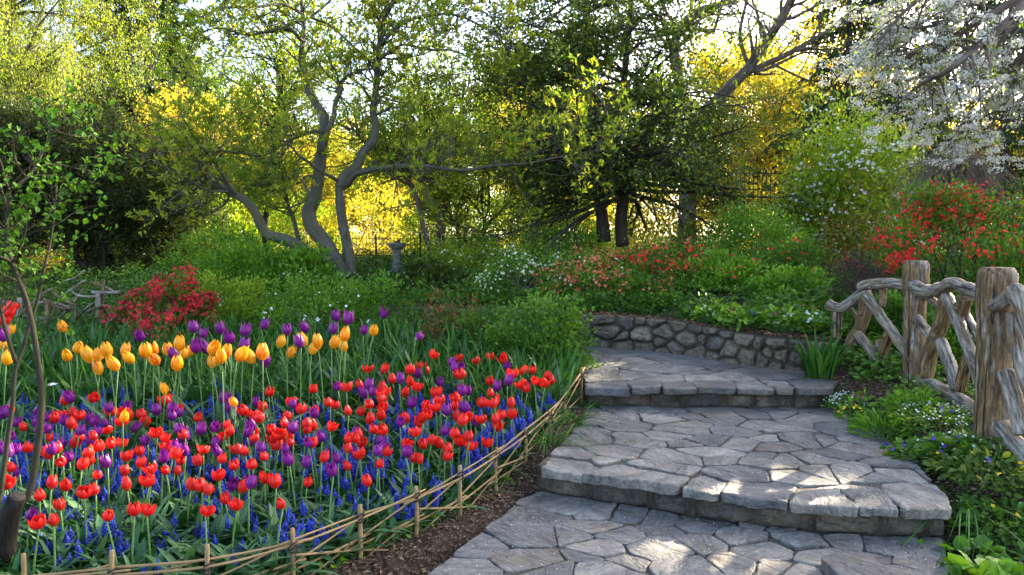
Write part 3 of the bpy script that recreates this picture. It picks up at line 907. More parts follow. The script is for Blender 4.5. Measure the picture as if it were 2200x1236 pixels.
def rustic_fence():
    org = (3.1, 5.6, .3)
    t = thing("rustic_log_fence", "rustic fence of weathered grey cedar logs with crossed braces beside the path", "fence", org)
    def post(cx, top, bot, wtop, wbot, d):
        ys = np.linspace(top, bot, 30)
        f = np.linspace(0, 1, 30)
        w = np.interp(f, [0, .012, .035, .2, .3, 1], [wtop * .80, wtop * .94, wtop, wtop, wbot, wbot * .96])
        pts = np.array([P(cx + (wbot - wtop) * 0, y, d) for y in ys])
        pts[:, :2] = pts[0, :2]
        mb = MB()
        tubes(mb, pts, w / 2 * d / F, 18, rough=.045, a=.28)
        return mb.build("post", M["log"], t, origin=org)
    post(1969, 560, 850, 52, 44, 6.2)
    post(2143, 575, 985, 78, 68, 4.6)
    post(1799, 663, 815, 21, 22, 7.0)
    rail = lambda s, **k: log_piece("rail", s, t, org, **k)
    br = lambda s, **k: log_piece("brace", s, t, org, **k)
    rail(fa([(70, 460), (120, 490), (200, 500), (280, 450), (360, 380), (430, 345)], 92), knots=1, extra=-.02)
    rail(fa([(362, 320), (450, 292), (600, 285), (780, 300)], 96), knots=1, extra=-.05)
    br(fa([(415, 370), (400, 540), (360, 680), (290, 800), (245, 930)], 112), knots=2, rough=.14, extra=.02, tone=.12)
    br(fa([(415, 385), (530, 560), (650, 720), (830, 980)], 90), extra=-.08, knots=1)
    br(fa([(572, 330), (553, 490)], 68), knots=1, tone=.12)
    br(fa([(335, 725), (430, 850), (505, 975)], 84), extra=-.06)
    br(fa([(640, 690), (575, 850), (548, 1000)], 92), knots=1, tone=.12)
    br(fa([(510, 800), (535, 860), (560, 920)], 48), extra=-.02)
    br(fa([(255, 480), (345, 590)], 42), extra=.10)
    br(fa([(790, 690), (755, 800)], 55), extra=.05)
    rail(fa([(205, 955), (330, 985), (480, 1030), (600, 1070), (810, 1112)], 88), knots=2)
    rail(fb([(58, 200), (130, 230), (210, 218), (290, 190), (370, 215), (455, 248)], 78), rough=.16, knots=2, extra=-.09)
    br(fb([(255, 260), (225, 400), (190, 500), (150, 620), (138, 725)], 84), knots=3, rough=.13, tone=.12)
    br(fb([(250, 258), (310, 390), (380, 560), (470, 830)], 68), extra=-.10, knots=1)
    br(fb([(368, 262), (325, 380)], 78), knots=2, tone=.12)
    br(fb([(218, 520), (265, 640), (312, 795)], 70), extra=-.07)
    br(fb([(385, 590), (350, 700), (330, 800)], 66), knots=1, tone=.12)
    br(fb([(80, 380), (130, 450), (180, 530)], 52), extra=-.04, knots=1)
    br(fb([(130, 255), (220, 325)], 46), extra=.12)
    br(fb([(360, 360), (450, 520)], 44), extra=.14)
    rail(fb([(88, 745), (200, 790), (330, 860), (480, 955)], 82), knots=2)
    rail(fb([(485, 308), (550, 308), (610, 260), (660, 232)], 84), knots=1, extra=-.11)
    rail(fb([(640, 215), (680, 290), (715, 390), (770, 520)], 104), extra=-.10, knots=1)
    br(fb([(638, 350), (655, 520), (700, 700), (760, 860)], 84), extra=-.04, knots=1)
    br(fb([(607, 300), (592, 520), (558, 700), (530, 950)], 32), extra=.02, tone=.2)
    br(fb([(545, 490), (575, 640)], 54), extra=.08)
    br(fb([(590, 690), (640, 850), (690, 1060)], 96), extra=-.10)
    br(fb([(720, 880), (700, 1010)], 90), extra=0)
    rail(fb([(525, 985), (600, 1055), (700, 1180), (790, 1300)], 116), knots=1, extra=-.05)
rustic_fence()

# ------------------------------------------------------------------ bamboo edging of the flower bed
def bamboo_edging():
    tops = [(-60, 1192), (50, 1190), (240, 1183), (445, 1170), (628, 1135), (773, 1085), (893, 1045), (988, 1000), (1067, 962), (1128, 920), (1180, 882), (1212, 848), (1250, 790)]
    dd = [2.98, 2.97, 3.02, 3.08, 3.26, 3.55, 3.82, 4.08, 4.5, 4.80, 5.25, 5.7, 6.2]
    T = np.array([P(x, y, d) for (x, y), d in zip(tops, dd)])
    B = T.copy(); B[:, 2] = H(T[:, 0], T[:, 1]) - .03
    org = (-.3, 4.0, 0)
    t = thing("bamboo_edging", "low edging of thin bamboo canes tied with black twine round the flower bed", "edging", org)
    def cane(pts, r, name, K=14, nodes=True):
        s = smooth_line(np.array(pts), K)
        rad = np.full(K, r) * np.linspace(1.05, .9, K)
        rad[::4] *= 1.12
        mb = MB(); tubes(mb, s, rad, 7, rough=.04)
        return mb.build(name, M["bamboo"], t, origin=org)
    for a, b in zip(T, B):
        cane([b, (a + b) / 2 + rng.normal(0, .004, 3), a], .0105 if a[1] < 3.5 else .012, "stake", 10)
    off = lambda k, f: B[k] * (1 - f) + T[k] * f
    out = np.array([0, -.014, 0])
    n = len(T)
    fr = [.62, .62, .66, .66, .72, .80, .82, .84, .84, .84, .84, .84, .80]
    for rr in range(2):                                           # long bundled top rails in overlapping lengths
        for a, b in (((0, 4), (4, 8), (8, 12)), ((0, 2), (2, 6), (6, 10), (10, 12)))[rr]:
            pts = [off(k, fr[k] + rng.normal(0, .035) - .05 * (rr - 1)) + out * (1 if rr % 2 else -1) + rng.normal(0, .004, 3) for k in range(a, b + 1)]
            pts[0] = pts[0] + (pts[0] - pts[1]) * .22; pts[-1] = pts[-1] + (pts[-1] - pts[-2]) * .22
            cane(pts, rng.uniform(.0042, .0062), "rail", 26)
    for k in range(n - 2):                                        # crossing lower canes
        cane([off(k, .05) - out, off(k + 1, .45) - out, off(k + 2, .78) - out], .0048, "brace")
        if k % 2 == 0: cane([off(k, .60) + out, off(k + 1, .28) + out, off(min(n - 1, k + 1), .02) * .4 + off(k + 2, .02) * .6 + out], .0055, "brace")
    for k in range(3, n - 1, 1):
        a, b = off(k, .34), off(k + 1, .40)
        b[2] = a[2] + .03
        cane([a + (a - b) * .25 - out, (a + b) / 2, b + (b - a) * .15 - out], .006, "rail")
    for k in range(n):
        c = off(k, fr[k])
        mb = MB()
        for j in range(3):
            th = np.linspace(0, 2 * np.pi, 11)
            q = np.stack([c[0] + .020 * np.cos(th), c[1] + .024 * np.sin(th), c[2] + .012 * (j - 1) + .010 * np.sin(th + j)], 1)
            tubes(mb, q, np.full(11, .0035), 5, cap=False)
        tail = np.array([c + (.012, -.022, 0), c + (.02, -.035, -.02), c + (.024, -.03, -.05)])
        tubes(mb, tail, np.full(3, .0025), 4)
        mb.build("twine_tie", M["twine"], t, origin=org)
bamboo_edging()

# ------------------------------------------------------------------ tulips
def tulip_flower(kind, seed):
    r_ = np.random.default_rng(seed)
    R0, Hh, prof, wid = {"red": (.037, .085, [.28, .82, 1.0, 1.0, .92, .80, .62], [.38, .64, .70, .66, .54, .34, .04]),
                         "yellow": (.046, .136, [.32, .86, 1.02, 1.0, .90, .70, .44], [.42, .68, .70, .68, .58, .38, .03]),
                         "purple": (.037, .102, [.32, .84, 1.0, .96, .88, .84, .88], [.40, .66, .68, .62, .48, .26, .02])}[kind]
    loose = {"red": .16, "yellow": .05, "purple": .08}[kind]
    if kind == "red" and seed % 3 == 1:      # some are already blown open
        prof = [.30, .88, 1.08, 1.14, 1.16, 1.16, 1.10]; loose = .26; Hh *= .92
    if kind == "red" and seed % 3 == 2:
        prof = [.25, .72, .90, .86, .74, .58, .38]; Hh *= 1.04
    mb = MB()
    tt = np.linspace(0, 1, 7); ss = np.linspace(-1, 1, 5)
    for k in range(6):
        ph = k * math.pi / 3 + r_.normal(0, .07)
        outer = k % 2
        hk = Hh * (1 + r_.normal(0, .05)) * (1.0 if outer else .97)
        flare = r_.normal(0, loose); bend_ = r_.normal(0, loose)
        V = []; A = []; Gv = []
        for i, t in enumerate(tt):
            R = R0 * prof[i] * (1.0 if outer else .90) * (1 + flare * t)
            for s in ss:
                an = ph + s * wid[i] * 1.12 + bend_ * t * t
                rr = R * (1 - .07 * s * s + .06 * loose * 6 * t * s * math.sin(seed + k)) + .0012 * math.sin(9 * s + seed + 5 * t)
                z = hk * (.03 + .97 * t ** .92) - .05 * hk * s * s * (t > .6) * t
                V.append((rr * math.cos(an), rr * math.sin(an), z))
                A.append(t); Gv.append((s * .6 + k * 3 + seed, t * .9, k))
        idx = np.arange(35).reshape(7, 5)
        mb.add(V, np.stack([idx[:-1, :-1], idx[:-1, 1:], idx[1:, 1:], idx[1:, :-1]], -1).reshape(-1, 4), A, Gv)
    return mb

def to_bed(l, reg):
    ox = 0 if reg == 5 else 540
    return [(ox + x / 1.829, 560 + y / 1.829) for x, y in l if reg == 6 or x < 982]
YEL = to_bed([(255, 257), (302, 340), (270, 367), (360, 375), (388, 367), (425, 355), (390, 423), (463, 400), (485, 353), (525, 373), (575, 357), (605, 347), (622, 380), (655, 347), (703, 328), (695, 405), (738, 352),
              (715, 360), (830, 343), (832, 395), (887, 352), (872, 375), (930, 362), (649, 496), (925, 540), (482, 600), (30, 270), (23, 385), (2, 325)], 5) + \
      to_bed([(10, 375), (113, 318), (140, 355), (44, 362), (213, 310), (236, 344), (263, 322), (315, 320), (358, 292), (368, 332), (477, 272)], 6)
PUR_T = to_bed([(557, 300), (763, 267), (793, 290), (869, 273), (908, 308), (960, 283), (956, 335), (768, 343), (685, 370), (827, 345), (15, 300)], 5) + \
        to_bed([(40, 255), (142, 275), (222, 265), (195, 322), (315, 272), (340, 222), (382, 235), (438, 275), (519, 215), (55, 400)], 6)
RED = to_bed([(315, 604), (278, 643), (100, 730), (172, 735), (190, 752), (282, 711), (376, 680), (400, 720), (477, 707), (513, 605), (562, 600), (563, 630), (545, 742), (500, 762), (550, 785), (617, 668), (637, 685),
              (652, 722), (728, 672), (769, 608), (874, 684), (888, 636), (898, 665), (965, 583), (938, 733), (798, 733), (320, 793), (343, 748), (354, 775), (377, 830), (262, 873), (200, 866), (155, 912), (237, 947),
              (212, 1008), (153, 1016), (330, 898), (376, 890), (417, 987), (497, 815), (500, 873), (527, 966), (576, 969), (585, 855), (598, 808), (653, 808), (698, 815), (708, 773), (787, 778), (806, 968), (749, 872),
              (795, 876), (820, 890), (863, 765), (858, 835), (922, 795), (885, 922), (931, 948), (940, 880), (25, 865), (45, 800)], 5) + \
      to_bed([(68, 511), (49, 569), (8, 600), (42, 610), (135, 605), (132, 632), (192, 580), (238, 583), (240, 500), (311, 552), (308, 643), (82, 653), (78, 690), (15, 690), (105, 718), (163, 697), (213, 656), (245, 645),
              (238, 707), (53, 760), (5, 790), (50, 848), (97, 863), (217, 860), (123, 940), (220, 930), (275, 765), (378, 695), (410, 690), (430, 710), (428, 755), (385, 797), (424, 872), (461, 856), (482, 655), (530, 655),
              (519, 740), (496, 787), (465, 620), (510, 605), (520, 570), (382, 583), (417, 583), (427, 487), (519, 508), (556, 465), (620, 428), (647, 493), (680, 560), (724, 516), (745, 547), (791, 567), (803, 608),
              (844, 610), (905, 617), (832, 445), (818, 380), (892, 387), (935, 470), (906, 557), (942, 515), (957, 552), (1022, 558), (985, 600), (960, 620), (1020, 600), (857, 683), (855, 720), (794, 675), (705, 697),
              (748, 712), (775, 728), (645, 668), (615, 615), (604, 706), (633, 763), (658, 772), (675, 715), (760, 760), (703, 830), (925, 710), (980, 694), (1058, 428), (1065, 484), (1105, 427), (1113, 467), (1155, 448),
              (1184, 470), (1147, 480), (1132, 538), (1167, 532), (1027, 445), (990, 383), (935, 375), (690, 430), (705, 365), (595, 515)], 6)
PUR_L = to_bed([(432, 575), (501, 567), (615, 590), (670, 577), (680, 607), (711, 593), (874, 540), (892, 578), (248, 625), (180, 615), (175, 655), (137, 633), (55, 633), (310, 665), (380, 665), (420, 637), (242, 716),
                (210, 738), (272, 767), (423, 788), (525, 655), (580, 700), (691, 722), (735, 685), (785, 662), (835, 650), (865, 745), (908, 873), (977, 868), (970, 668), (65, 825), (112, 990), (60, 735), (10, 735), (705, 660),
                (358, 630), (10, 600)], 5) + \
        to_bed([(10, 645), (20, 560), (165, 658), (278, 687), (37, 730), (150, 780), (208, 790), (341, 770), (322, 818), (500, 725), (624, 562), (585, 628), (745, 477), (456, 487), (445, 525), (470, 515), (582, 467), (779, 400),
                (790, 425), (826, 408), (985, 395), (1008, 415), (963, 495), (1005, 475), (854, 510), (830, 513), (880, 630), (1081, 570), (5, 868), (225, 708), (768, 590), (655, 445), (840, 580), (340, 490)], 6)

# smaller heads half hidden between the others
for _ in range(48): RED.append((random.uniform(20, 1170), random.uniform(850, 985)))
for _ in range(16): RED.append((random.uniform(700, 1190), random.uniform(775, 870)))
for _ in range(26): PUR_L.append((random.uniform(0, 1100), random.uniform(850, 980)))

def tulip_proto(kind, var, hgt):
    """flower, stem and leaves built once at the origin; copies share the meshes"""
    r_ = np.random.default_rng(100 + var)
    bx, by = r_.normal(0, .018, 2) * (hgt / .3)
    stem = MB()
    tt = np.linspace(0, 1, 7)
    pts = np.stack([bx * tt ** 2, by * tt ** 2, -.03 + (hgt + .03) * tt], 1)
    tubes(stem, pts, np.full(7, .0045) * np.linspace(1.15, .85, 7), 6)
    fl = tulip_flower(kind, var)
    lf = []
    for k in range(3 if hgt > .4 else 2):
        mb = MB()
        L = hgt * r_.uniform(.65, .95) * (.85 if hgt > .4 else 1)
        blades(mb, [(0, 0, -.02)], r_.uniform(0, 6.28), L, r_.uniform(.035, .055), r_.uniform(.2, .5), r_.uniform(.05, .55), K=8)
        lf.append(mb)
    mat = M["tulip_" + kind]
    return dict(stem=stem.mesh("stem", [M["stem_green"]]), flower=fl.mesh("flower", [mat]), leaf=[l.mesh("leaf", [M["leaf_bulb"]]) for l in lf], top=(bx, by, hgt))

def add_tulip(name, proto, loc, yaw, label, group, fs=1.0, tilt=None):
    t = thing(name, label, "tulip", loc, group)
    t.rotation_euler = (0, 0, yaw)
    for nm, me in [("stem", proto["stem"]), ("flower", proto["flower"])] + [("leaf", l) for l in proto["leaf"]]:
        o = bpy.data.objects.new(nm, me); COL.objects.link(o); o.parent = t
        if nm == "flower":
            o.location = proto["top"]
            tx, ty = (random.gauss(0, .26), random.gauss(0, .26)) if tilt is None else tilt
            o.rotation_euler = (tx, ty, random.uniform(0, 6.28))
            o.scale = (fs * random.uniform(.92, 1.08), fs * random.uniform(.92, 1.08), fs * random.uniform(.9, 1.1))
    return t

def plant_tulips():
    sets = (("red_tulip", "red", RED, .29, .045), ("purple_tulip", "purple", PUR_L, .30, .04), ("yellow_tulip", "yellow", YEL, .56, .055), ("purple_tulip", "purple", PUR_T, .58, .04))
    for name, kind, pix, h, half in sets:
        hs = [h * f for f in (.82, .92, 1.0, 1.08, 1.16)]
        protos = [[tulip_proto(kind, 10 * j + v + (7 if h > .4 else 0), hh) for v in range(3)] for j, hh in enumerate(hs)]
        for i, (px, py) in enumerate(pix):
            j = random.randrange(5)
            pr = protos[j][random.randrange(3)]
            hh = hs[j]
            low_y = kind == "yellow" and py > 815
            if low_y:
                pr = protos[0][random.randrange(3)]; hh = hs[0]
            loc = place(px, py, hh + half)
            if loc[0] > xedge(loc[1]) - .07: continue
            d = loc[1]
            if kind == "red":
                if py > 930: lab, g = "red tulip low in the front of the bed by the bamboo edging", "red tulips at the front of the bed"
                elif px > 830 and py < 900: lab, g = "small red tulip at the far end of the bed near the rose bush", "red tulips at the far end of the bed"
                else: lab, g = "red tulip in the middle of the bed among blue grape hyacinths", "red tulips in the middle of the bed"
            elif kind == "yellow":
                lab, g = "tall golden yellow tulip flamed with orange at the back of the bed", "yellow tulips along the back of the bed"
                if low_y: lab, g = "short yellow tulip strayed down among the red and purple ones", "stray yellow tulips among the red"
                elif px < 60: lab, g = "yellow tulip behind the slender young tree trunk", "yellow tulips behind the young tree"
                elif abs(px - 801) < 4: lab, g = "rightmost yellow tulip, standing close under a tall purple one", None
                elif abs(px - 139) < 4: lab, g = "yellow tulip standing higher and apart to the left of the yellow row", None
            elif h > .4:
                lab, g = "tall purple tulip rising among the yellow tulips", "tall purple tulips along the back of the bed"
                if abs(px - 824) < 4: lab, g = "tallest purple tulip at the right end of the yellow row", None
            else:
                lab, g = "short purple tulip growing among the red tulips and grape hyacinths", "short purple tulips in the bed"
                if px > 830 and py < 900: lab, g = "small purple tulip at the far end of the bed near the rose bush", "purple tulips at the far end of the bed"
            fs = {"red": .93, "yellow": .90, "purple": 1.1 if h > .4 else .90}[kind] * random.uniform(.86, 1.1)
            if low_y: fs *= .62
            fs *= float(np.clip(d / 4.9, .84, 1.08)) if h < .4 else 1.0
            # the head should land on the pixel: shift the foot by the bend of the stem
            yaw = random.uniform(0, 6.28)
            bx, by, _ = pr["top"]
            c, s_ = math.cos(yaw), math.sin(yaw)
            add_tulip(name, pr, (loc[0] - (c * bx - s_ * by), loc[1] - (s_ * bx + c * by), loc[2]), yaw, lab, g, fs)
    pr = tulip_proto("purple", 77, .52)
    loc = place(881, 722, .54)
    add_tulip("purple_tulip", pr, loc, 0.3, "drooping purple tulip leaning over to the right beyond the yellow row", None, .95, (.25, 1.15))
plant_tulips()

# ------------------------------------------------------------------ grape hyacinths
def in_bed(x, y, m=.06):
    return (x < xedge(y) - m) & (y > 2.95 + .1 * np.clip(-x - 2, 0, 3) * 0 + m)

def muscari_proto(v):
    r_ = np.random.default_rng(500 + v)
    hs, sp = r_.uniform(.09, .13), r_.uniform(.085, .125)
    bx, by = r_.normal(0, .015, 2)
    st = MB()
    pts = np.array([(0, 0, -.02), (bx * .4, by * .4, hs * .6), (bx, by, hs + sp * .9)])
    tubes(st, smooth_line(pts, 5), np.full(5, .0028), 5)
    fl = MB()
    n = 64
    k = np.arange(n); t = (k + .5) / n
    ang = k * 2.39996
    rad = .0215 * np.sin(np.clip(.25 + t * .95, 0, 1) * np.pi) ** .7 * (1.05 - .45 * t)
    c = np.stack([bx + rad * np.cos(ang), by + rad * np.sin(ang), hs + sp * t], 1)
    s = .0078 * (1.15 - .6 * t) * r_.uniform(.85, 1.15, n)
    oct_ = np.array([(1, 0, 0), (0, 1, 0), (-1, 0, 0), (0, -1, 0), (0, 0, 1.1), (0, 0, -1.5)], float)
    of = np.array([(0, 1, 4), (1, 2, 4), (2, 3, 4), (3, 0, 4), (1, 0, 5), (2, 1, 5), (3, 2, 5), (0, 3, 5)])
    V = c[:, None] + oct_[None] * s[:, None, None]
    fl.add(V, (of[None] + (k * 6)[:, None, None]).reshape(-1, 3), np.repeat(np.clip(r_.normal(.4, .25, n) + .2 * t, 0, 1), 6))
    lf = MB()
    m = 5
    blades(lf, np.zeros((m, 3)) + (0, 0, -.02), r_.uniform(0, 6.28, m), r_.uniform(.16, .27, m), .009, r_.uniform(.2, .5, m), r_.uniform(.3, .9, m), K=6, crease=False)
    return st, fl, lf

def plant_muscari():
    protos = [muscari_proto(v) for v in range(8)]
    meshes = [(a.mesh("stem", [M["stem_green"]]), b.mesh("flower_spike", [M["muscari"]]), c.mesh("leaves", [M["leaf_strap"]])) for a, b, c in protos]
    spots = []
    zones = [(0, 1190, 960, 1150, 330), (0, 1190, 850, 1010, 420), (560, 1200, 790, 950, 170), (60, 760, 1090, 1200, 50), (180, 480, 800, 880, 30)]
    for x0, x1, y0, y1, n in zones:
        c = 0
        while c < n:
            px, py = rng.uniform(x0, x1), rng.uniform(y0, y1)
            if rng.uniform() > .5 + .5 * math.sin(px * .021 + 1.3) * math.cos(py * .03 + px * .006): continue
            l = place(px, py, .17)
            if in_bed(l[0], l[1]) and l[1] < 7.4:
                spots.append(l); c += 1
    spots = sorted(spots, key=lambda l: l[1])
    near, far = spots[:285], spots[285:]
    for l in near:
        k = random.randrange(8)
        t = thing("grape_hyacinth", "blue grape hyacinth spike among the tulips in the flower bed", "grape hyacinth", l, "blue grape hyacinths in the front of the bed")
        t.rotation_euler = (random.gauss(0, .12), random.gauss(0, .12), random.uniform(0, 6.28))
        s = random.uniform(.70, .98) * (.85 if l[1] < 4 else 1); t.scale = (s, s, s)
        for me in meshes[k]:
            o = bpy.data.objects.new(me.name.split(".")[0], me); COL.objects.link(o); o.parent = t
    mb = MB()
    for l in far:
        a, b, c = protos[random.randrange(8)]
        s = random.uniform(.72, .98); an = random.uniform(0, 6.28)
        R = np.array([(math.cos(an), -math.sin(an), 0), (math.sin(an), math.cos(an), 0), (0, 0, 1)]) * s
        for m, src in ((0, a), (1, b), (2, c)):
            o = mb.n
            mb.add(np.concatenate(src.V) @ R.T + l, np.zeros((0, 3)), np.concatenate(src.A))
            for Fc in src.T + src.Q: mb.faces(Fc, o, m)
    tag(mb.build("grape_hyacinths", [M["stem_green"], M["muscari"], M["leaf_strap"]]), "carpet of blue grape hyacinths farther back between the tulips", "flowers", kind="stuff")
plant_muscari()

# ------------------------------------------------------------------ leaves filling the bed
def bed_leaves():
    mb = MB()
    def scatter(n, y0, y1, x0=-6.5):
        x = rng.uniform(x0, .7, n * 3); y = rng.uniform(y0, y1, n * 3)
        ok = in_bed(x, np.minimum(y, 7.55), .05) & (np.abs(x) < y * .72 + .3)
        x, y = x[ok][:n], y[ok][:n]
        return np.stack([x, y, H(x, y) - .01], 1)
    p = np.concatenate([scatter(3400, 2.98, 6.2), scatter(900, 2.98, 3.9)]); n = len(p)
    blades(mb, p, rng.uniform(0, 6.28, n), rng.uniform(.15, .29, n), rng.uniform(.02, .055, n), rng.uniform(.15, .6, n), rng.uniform(.1, .7, n), K=6)
    p = scatter(9000, 2.98, 6.6); n = len(p)
    blades(mb, p, rng.uniform(0, 6.28, n), rng.uniform(.12, .28, n), rng.uniform(.005, .010, n), rng.uniform(.15, .6, n), rng.uniform(.2, 1.0, n), K=6, crease=False, m=1)
    tag(mb.build("bulb_leaves", [M["leaf_bulb"], M["leaf_strap"]], smooth=True), "mass of green bulb leaves covering the flower bed", "leaves", kind="stuff")
    mb = MB()
    p = scatter(4200, 5.7, 8.3); n = len(p)
    blades(mb, p, rng.uniform(0, 6.28, n), rng.uniform(.30, .56, n), rng.uniform(.010, .02, n), rng.uniform(.1, .4, n), rng.uniform(.0, .5, n), K=7, crease=False)
    p = scatter(900, 5.7, 8.0); n = len(p)
    blades(mb, p, rng.uniform(0, 6.28, n), rng.uniform(.28, .46, n), rng.uniform(.03, .05, n), rng.uniform(.1, .4, n), rng.uniform(.0, .5, n), K=7, m=1)
    tag(mb.build("daffodil_leaves", [M["leaf_strap"], M["leaf_bulb"]], smooth=True), "tall narrow daffodil leaves behind the yellow tulips", "leaves", kind="stuff")
bed_leaves()

# ------------------------------------------------------------------ shrubs and small plants
def shrub(name, label, cat, px, d, wpx, top, mat, n, ls, *, lw=.55, tmpl=T_LEAF, clumps=70, csize=.17, flowers=(), depth=.8, stems=10, bark="twig", group=None, base=None, upness=.35, shell=.55, seed=0, part="foliage", petal_part="blossoms", squash=1.0, clus=1):
    """domed plant: stems fan out from the foot, leaves sit in clumps round the stem ends.
    flowers: (material, count, size, petals, lowest, highest part of the height)"""
    x0 = (px - 1100) * d / F
    z0 = float(H(x0, d)) - .02
    h = (P(px, top, d)[2] - z0) * 1.14
    rx = wpx / 2 * d / F; ry = rx * depth
    t = thing(name, label, cat, (x0, d, z0), group)
    dirs = rng.normal(0, 1, (clumps, 3)); dirs[:, 2] = np.abs(dirs[:, 2]) - .15
    dirs = norm(dirs)
    rr = rng.uniform(shell ** 3, 1, clumps) ** (1 / 3)
    lump = 1 + .16 * wob(dirs * 2 + seed + px * .1, 2.2)
    c = dirs * (rr * lump)[:, None] * np.array([rx, ry, h * squash])
    c[:, 2] = np.maximum(c[:, 2], .06 * h)
    sz = csize * (rx + ry + h) / 3 * rng.uniform(.7, 1.3, clumps)
    k = rng.integers(0, clumps, n)
    off = rng.normal(0, 1, (n, 3)) * np.array([1, 1, .7])
    pos = c[k] + off * sz[k][:, None] * .75
    pos[:, 2] = np.maximum(pos[:, 2], .01)
    ax = norm(dirs[k]) * .5 + norm(off) * .6 + rng.normal(0, .35, (n, 3)) + np.array([0, 0, upness])
    mb = MB()
    tint = np.clip(rng.normal(.5, .22, n) + rng.normal(0, .18, clumps)[k], 0, 1)
    L = ls * rng.uniform(.65, 1.25, n)
    leaves(mb, pos, ax, L, L * lw, tmpl, tint)
    mb.build(part, M[mat], t, smooth=False)
    if stems:
        mb = MB()
        ids = rng.choice(clumps, min(clumps, stems), replace=False)
        foot = rng.normal(0, .10, (len(ids), 3)) * np.array([rx, ry, 0])
        mid = foot + (c[ids] - foot) * .5 + np.array([0, 0, .12]) * h + rng.normal(0, .04, (len(ids), 3)) * rx
        e = c[ids]
        tt = np.linspace(0, 1, 6)[None, :, None]
        pts = (1 - tt) ** 2 * foot[:, None] + 2 * tt * (1 - tt) * mid[:, None] + tt ** 2 * e[:, None]
        r = np.linspace(1, .35, 6)[None] * (.006 + .006 * h) * rng.uniform(.6, 1.3, (len(ids), 1))
        tubes(mb, pts, r, 5, cap=False)
        mb.build("stems", M[bark], t)
    for fm, cnt, size, pet, lo, hi in flowers:
        mb = MB()
        cc = np.nonzero((c[:, 2] > lo * h) & (c[:, 2] < hi * h))[0]
        if not len(cc): continue
        cc = rng.choice(cc, max(1, int(len(cc) * .7)), replace=False)
        kk = rng.choice(cc, cnt)
        o = rng.normal(0, 1, (cnt, 3)); o = norm(o + dirs[kk] * .9)
        p = c[kk] + o * (sz[kk] * rng.uniform(.7, 1.35, cnt))[:, None]
        if clus > 1:
            p = np.repeat(p[::clus], clus, 0)[:cnt]; o = np.repeat(o[::clus], clus, 0)[:cnt]; kk = np.repeat(kk[::clus], clus)[:cnt]
            p = p + rng.normal(0, size * .8, p.shape)
        p[:, 2] = np.maximum(p[:, 2], .03)
        blossoms(mb, p, o + dirs[kk] * .4 + np.array([0, -.2, .2]), size * rng.uniform(.7, 1.2, cnt), pet)
        mb.build(petal_part, M[fm], t, smooth=False)
    return t

def clump(name, label, cat, x, y, n, L, W, mat, lean=(.1, .5), droop=(.1, .8), spread=.06, group=None, K=6, crease=False, flowers=()):
    z = float(H(x, y)) - .01
    t = thing(name, label, cat, (x, y, z), group)
    mb = MB()
    a = rng.uniform(0, 6.28, n); r = spread * np.sqrt(rng.uniform(0, 1, n))
    pos = np.stack([r * np.cos(a), r * np.sin(a), np.zeros(n)], 1)
    blades(mb, pos, a + rng.normal(0, .5, n), L * rng.uniform(.6, 1.1, n), W * rng.uniform(.7, 1.2, n), rng.uniform(*lean, n), rng.uniform(*droop, n), K=K, crease=crease)
    mb.build("leaves", M[mat], t)
    for fm, cnt, size, pet, h in flowers:
        mb = MB(); sm = MB()
        p = np.stack([rng.normal(0, spread * 1.5, cnt), rng.normal(0, spread * 1.5, cnt), h * rng.uniform(.8, 1.1, cnt)], 1)
        q0 = p * np.array([.3, .3, 0])
        tubes(sm, np.stack([q0, (q0 + p) / 2 * np.array([.8, .8, 1.05]), p], 1), np.full((cnt, 3), .0025), 4)
        sm.build("stems", M["stem_green"], t)
        blossoms(mb, p, np.stack([rng.normal(0, .4, cnt), np.full(cnt, -.5), np.full(cnt, .7)], 1), size * rng.uniform(.8, 1.15, cnt), pet)
        mb.build("blossoms", M[fm], t, smooth=False)
    return t

def low_plant(name, label, cat, x, y, r, h, n, ls, mat, tmpl=T_OVAL, lw=.6, flowers=(), group=None, upness=.5):
    """cushion of leaves on short stalks"""
    z = float(H(x, y)) - .01
    t = thing(name, label, cat, (x, y, z), group)
    a = rng.uniform(0, 6.28, n); q = np.sqrt(rng.uniform(0, 1, n))
    hh = h * (1 - .6 * q ** 2) * rng.uniform(.45, 1.05, n)
    pos = np.stack([r * q * np.cos(a), r * q * np.sin(a), hh], 1)
    ax = np.stack([np.cos(a) * (q + .2), np.sin(a) * (q + .2), rng.normal(upness * .4, .3, n)], 1) + rng.normal(0, .25, (n, 3))
    mb = MB()
    L = ls * rng.uniform(.6, 1.2, n)
    leaves(mb, pos, ax, L, L * lw, tmpl, jit=.45)
    mb.build("foliage", M[mat], t, smooth=False)
    mb = MB()
    s = rng.integers(0, n, min(n, 90))
    p = pos[s]; f = p * np.array([.45, .45, 0])
    tubes(mb, np.stack([f, (f + p) / 2 * np.array([.9, .9, 1.1]), p], 1), np.full((len(s), 3), .0022), 4, cap=False)
    mb.build("stems", M["stem_green"], t)
    for fm, cnt, size, pet in flowers:
        mb = MB()
        a = rng.uniform(0, 6.28, cnt); q = np.sqrt(rng.uniform(0, 1, cnt))
        p = np.stack([r * q * np.cos(a), r * q * np.sin(a), h * (1.08 - .55 * q ** 2) * rng.uniform(.9, 1.15, cnt)], 1)
        blossoms(mb, p, np.stack([rng.normal(0, .4, cnt), np.full(cnt, -.35), np.full(cnt, .8)], 1), size * rng.uniform(.75, 1.2, cnt), pet)
        mb.build("blossoms", M[fm], t, smooth=False)
    return t

def X(px, d): return (px - 1100) * d / F

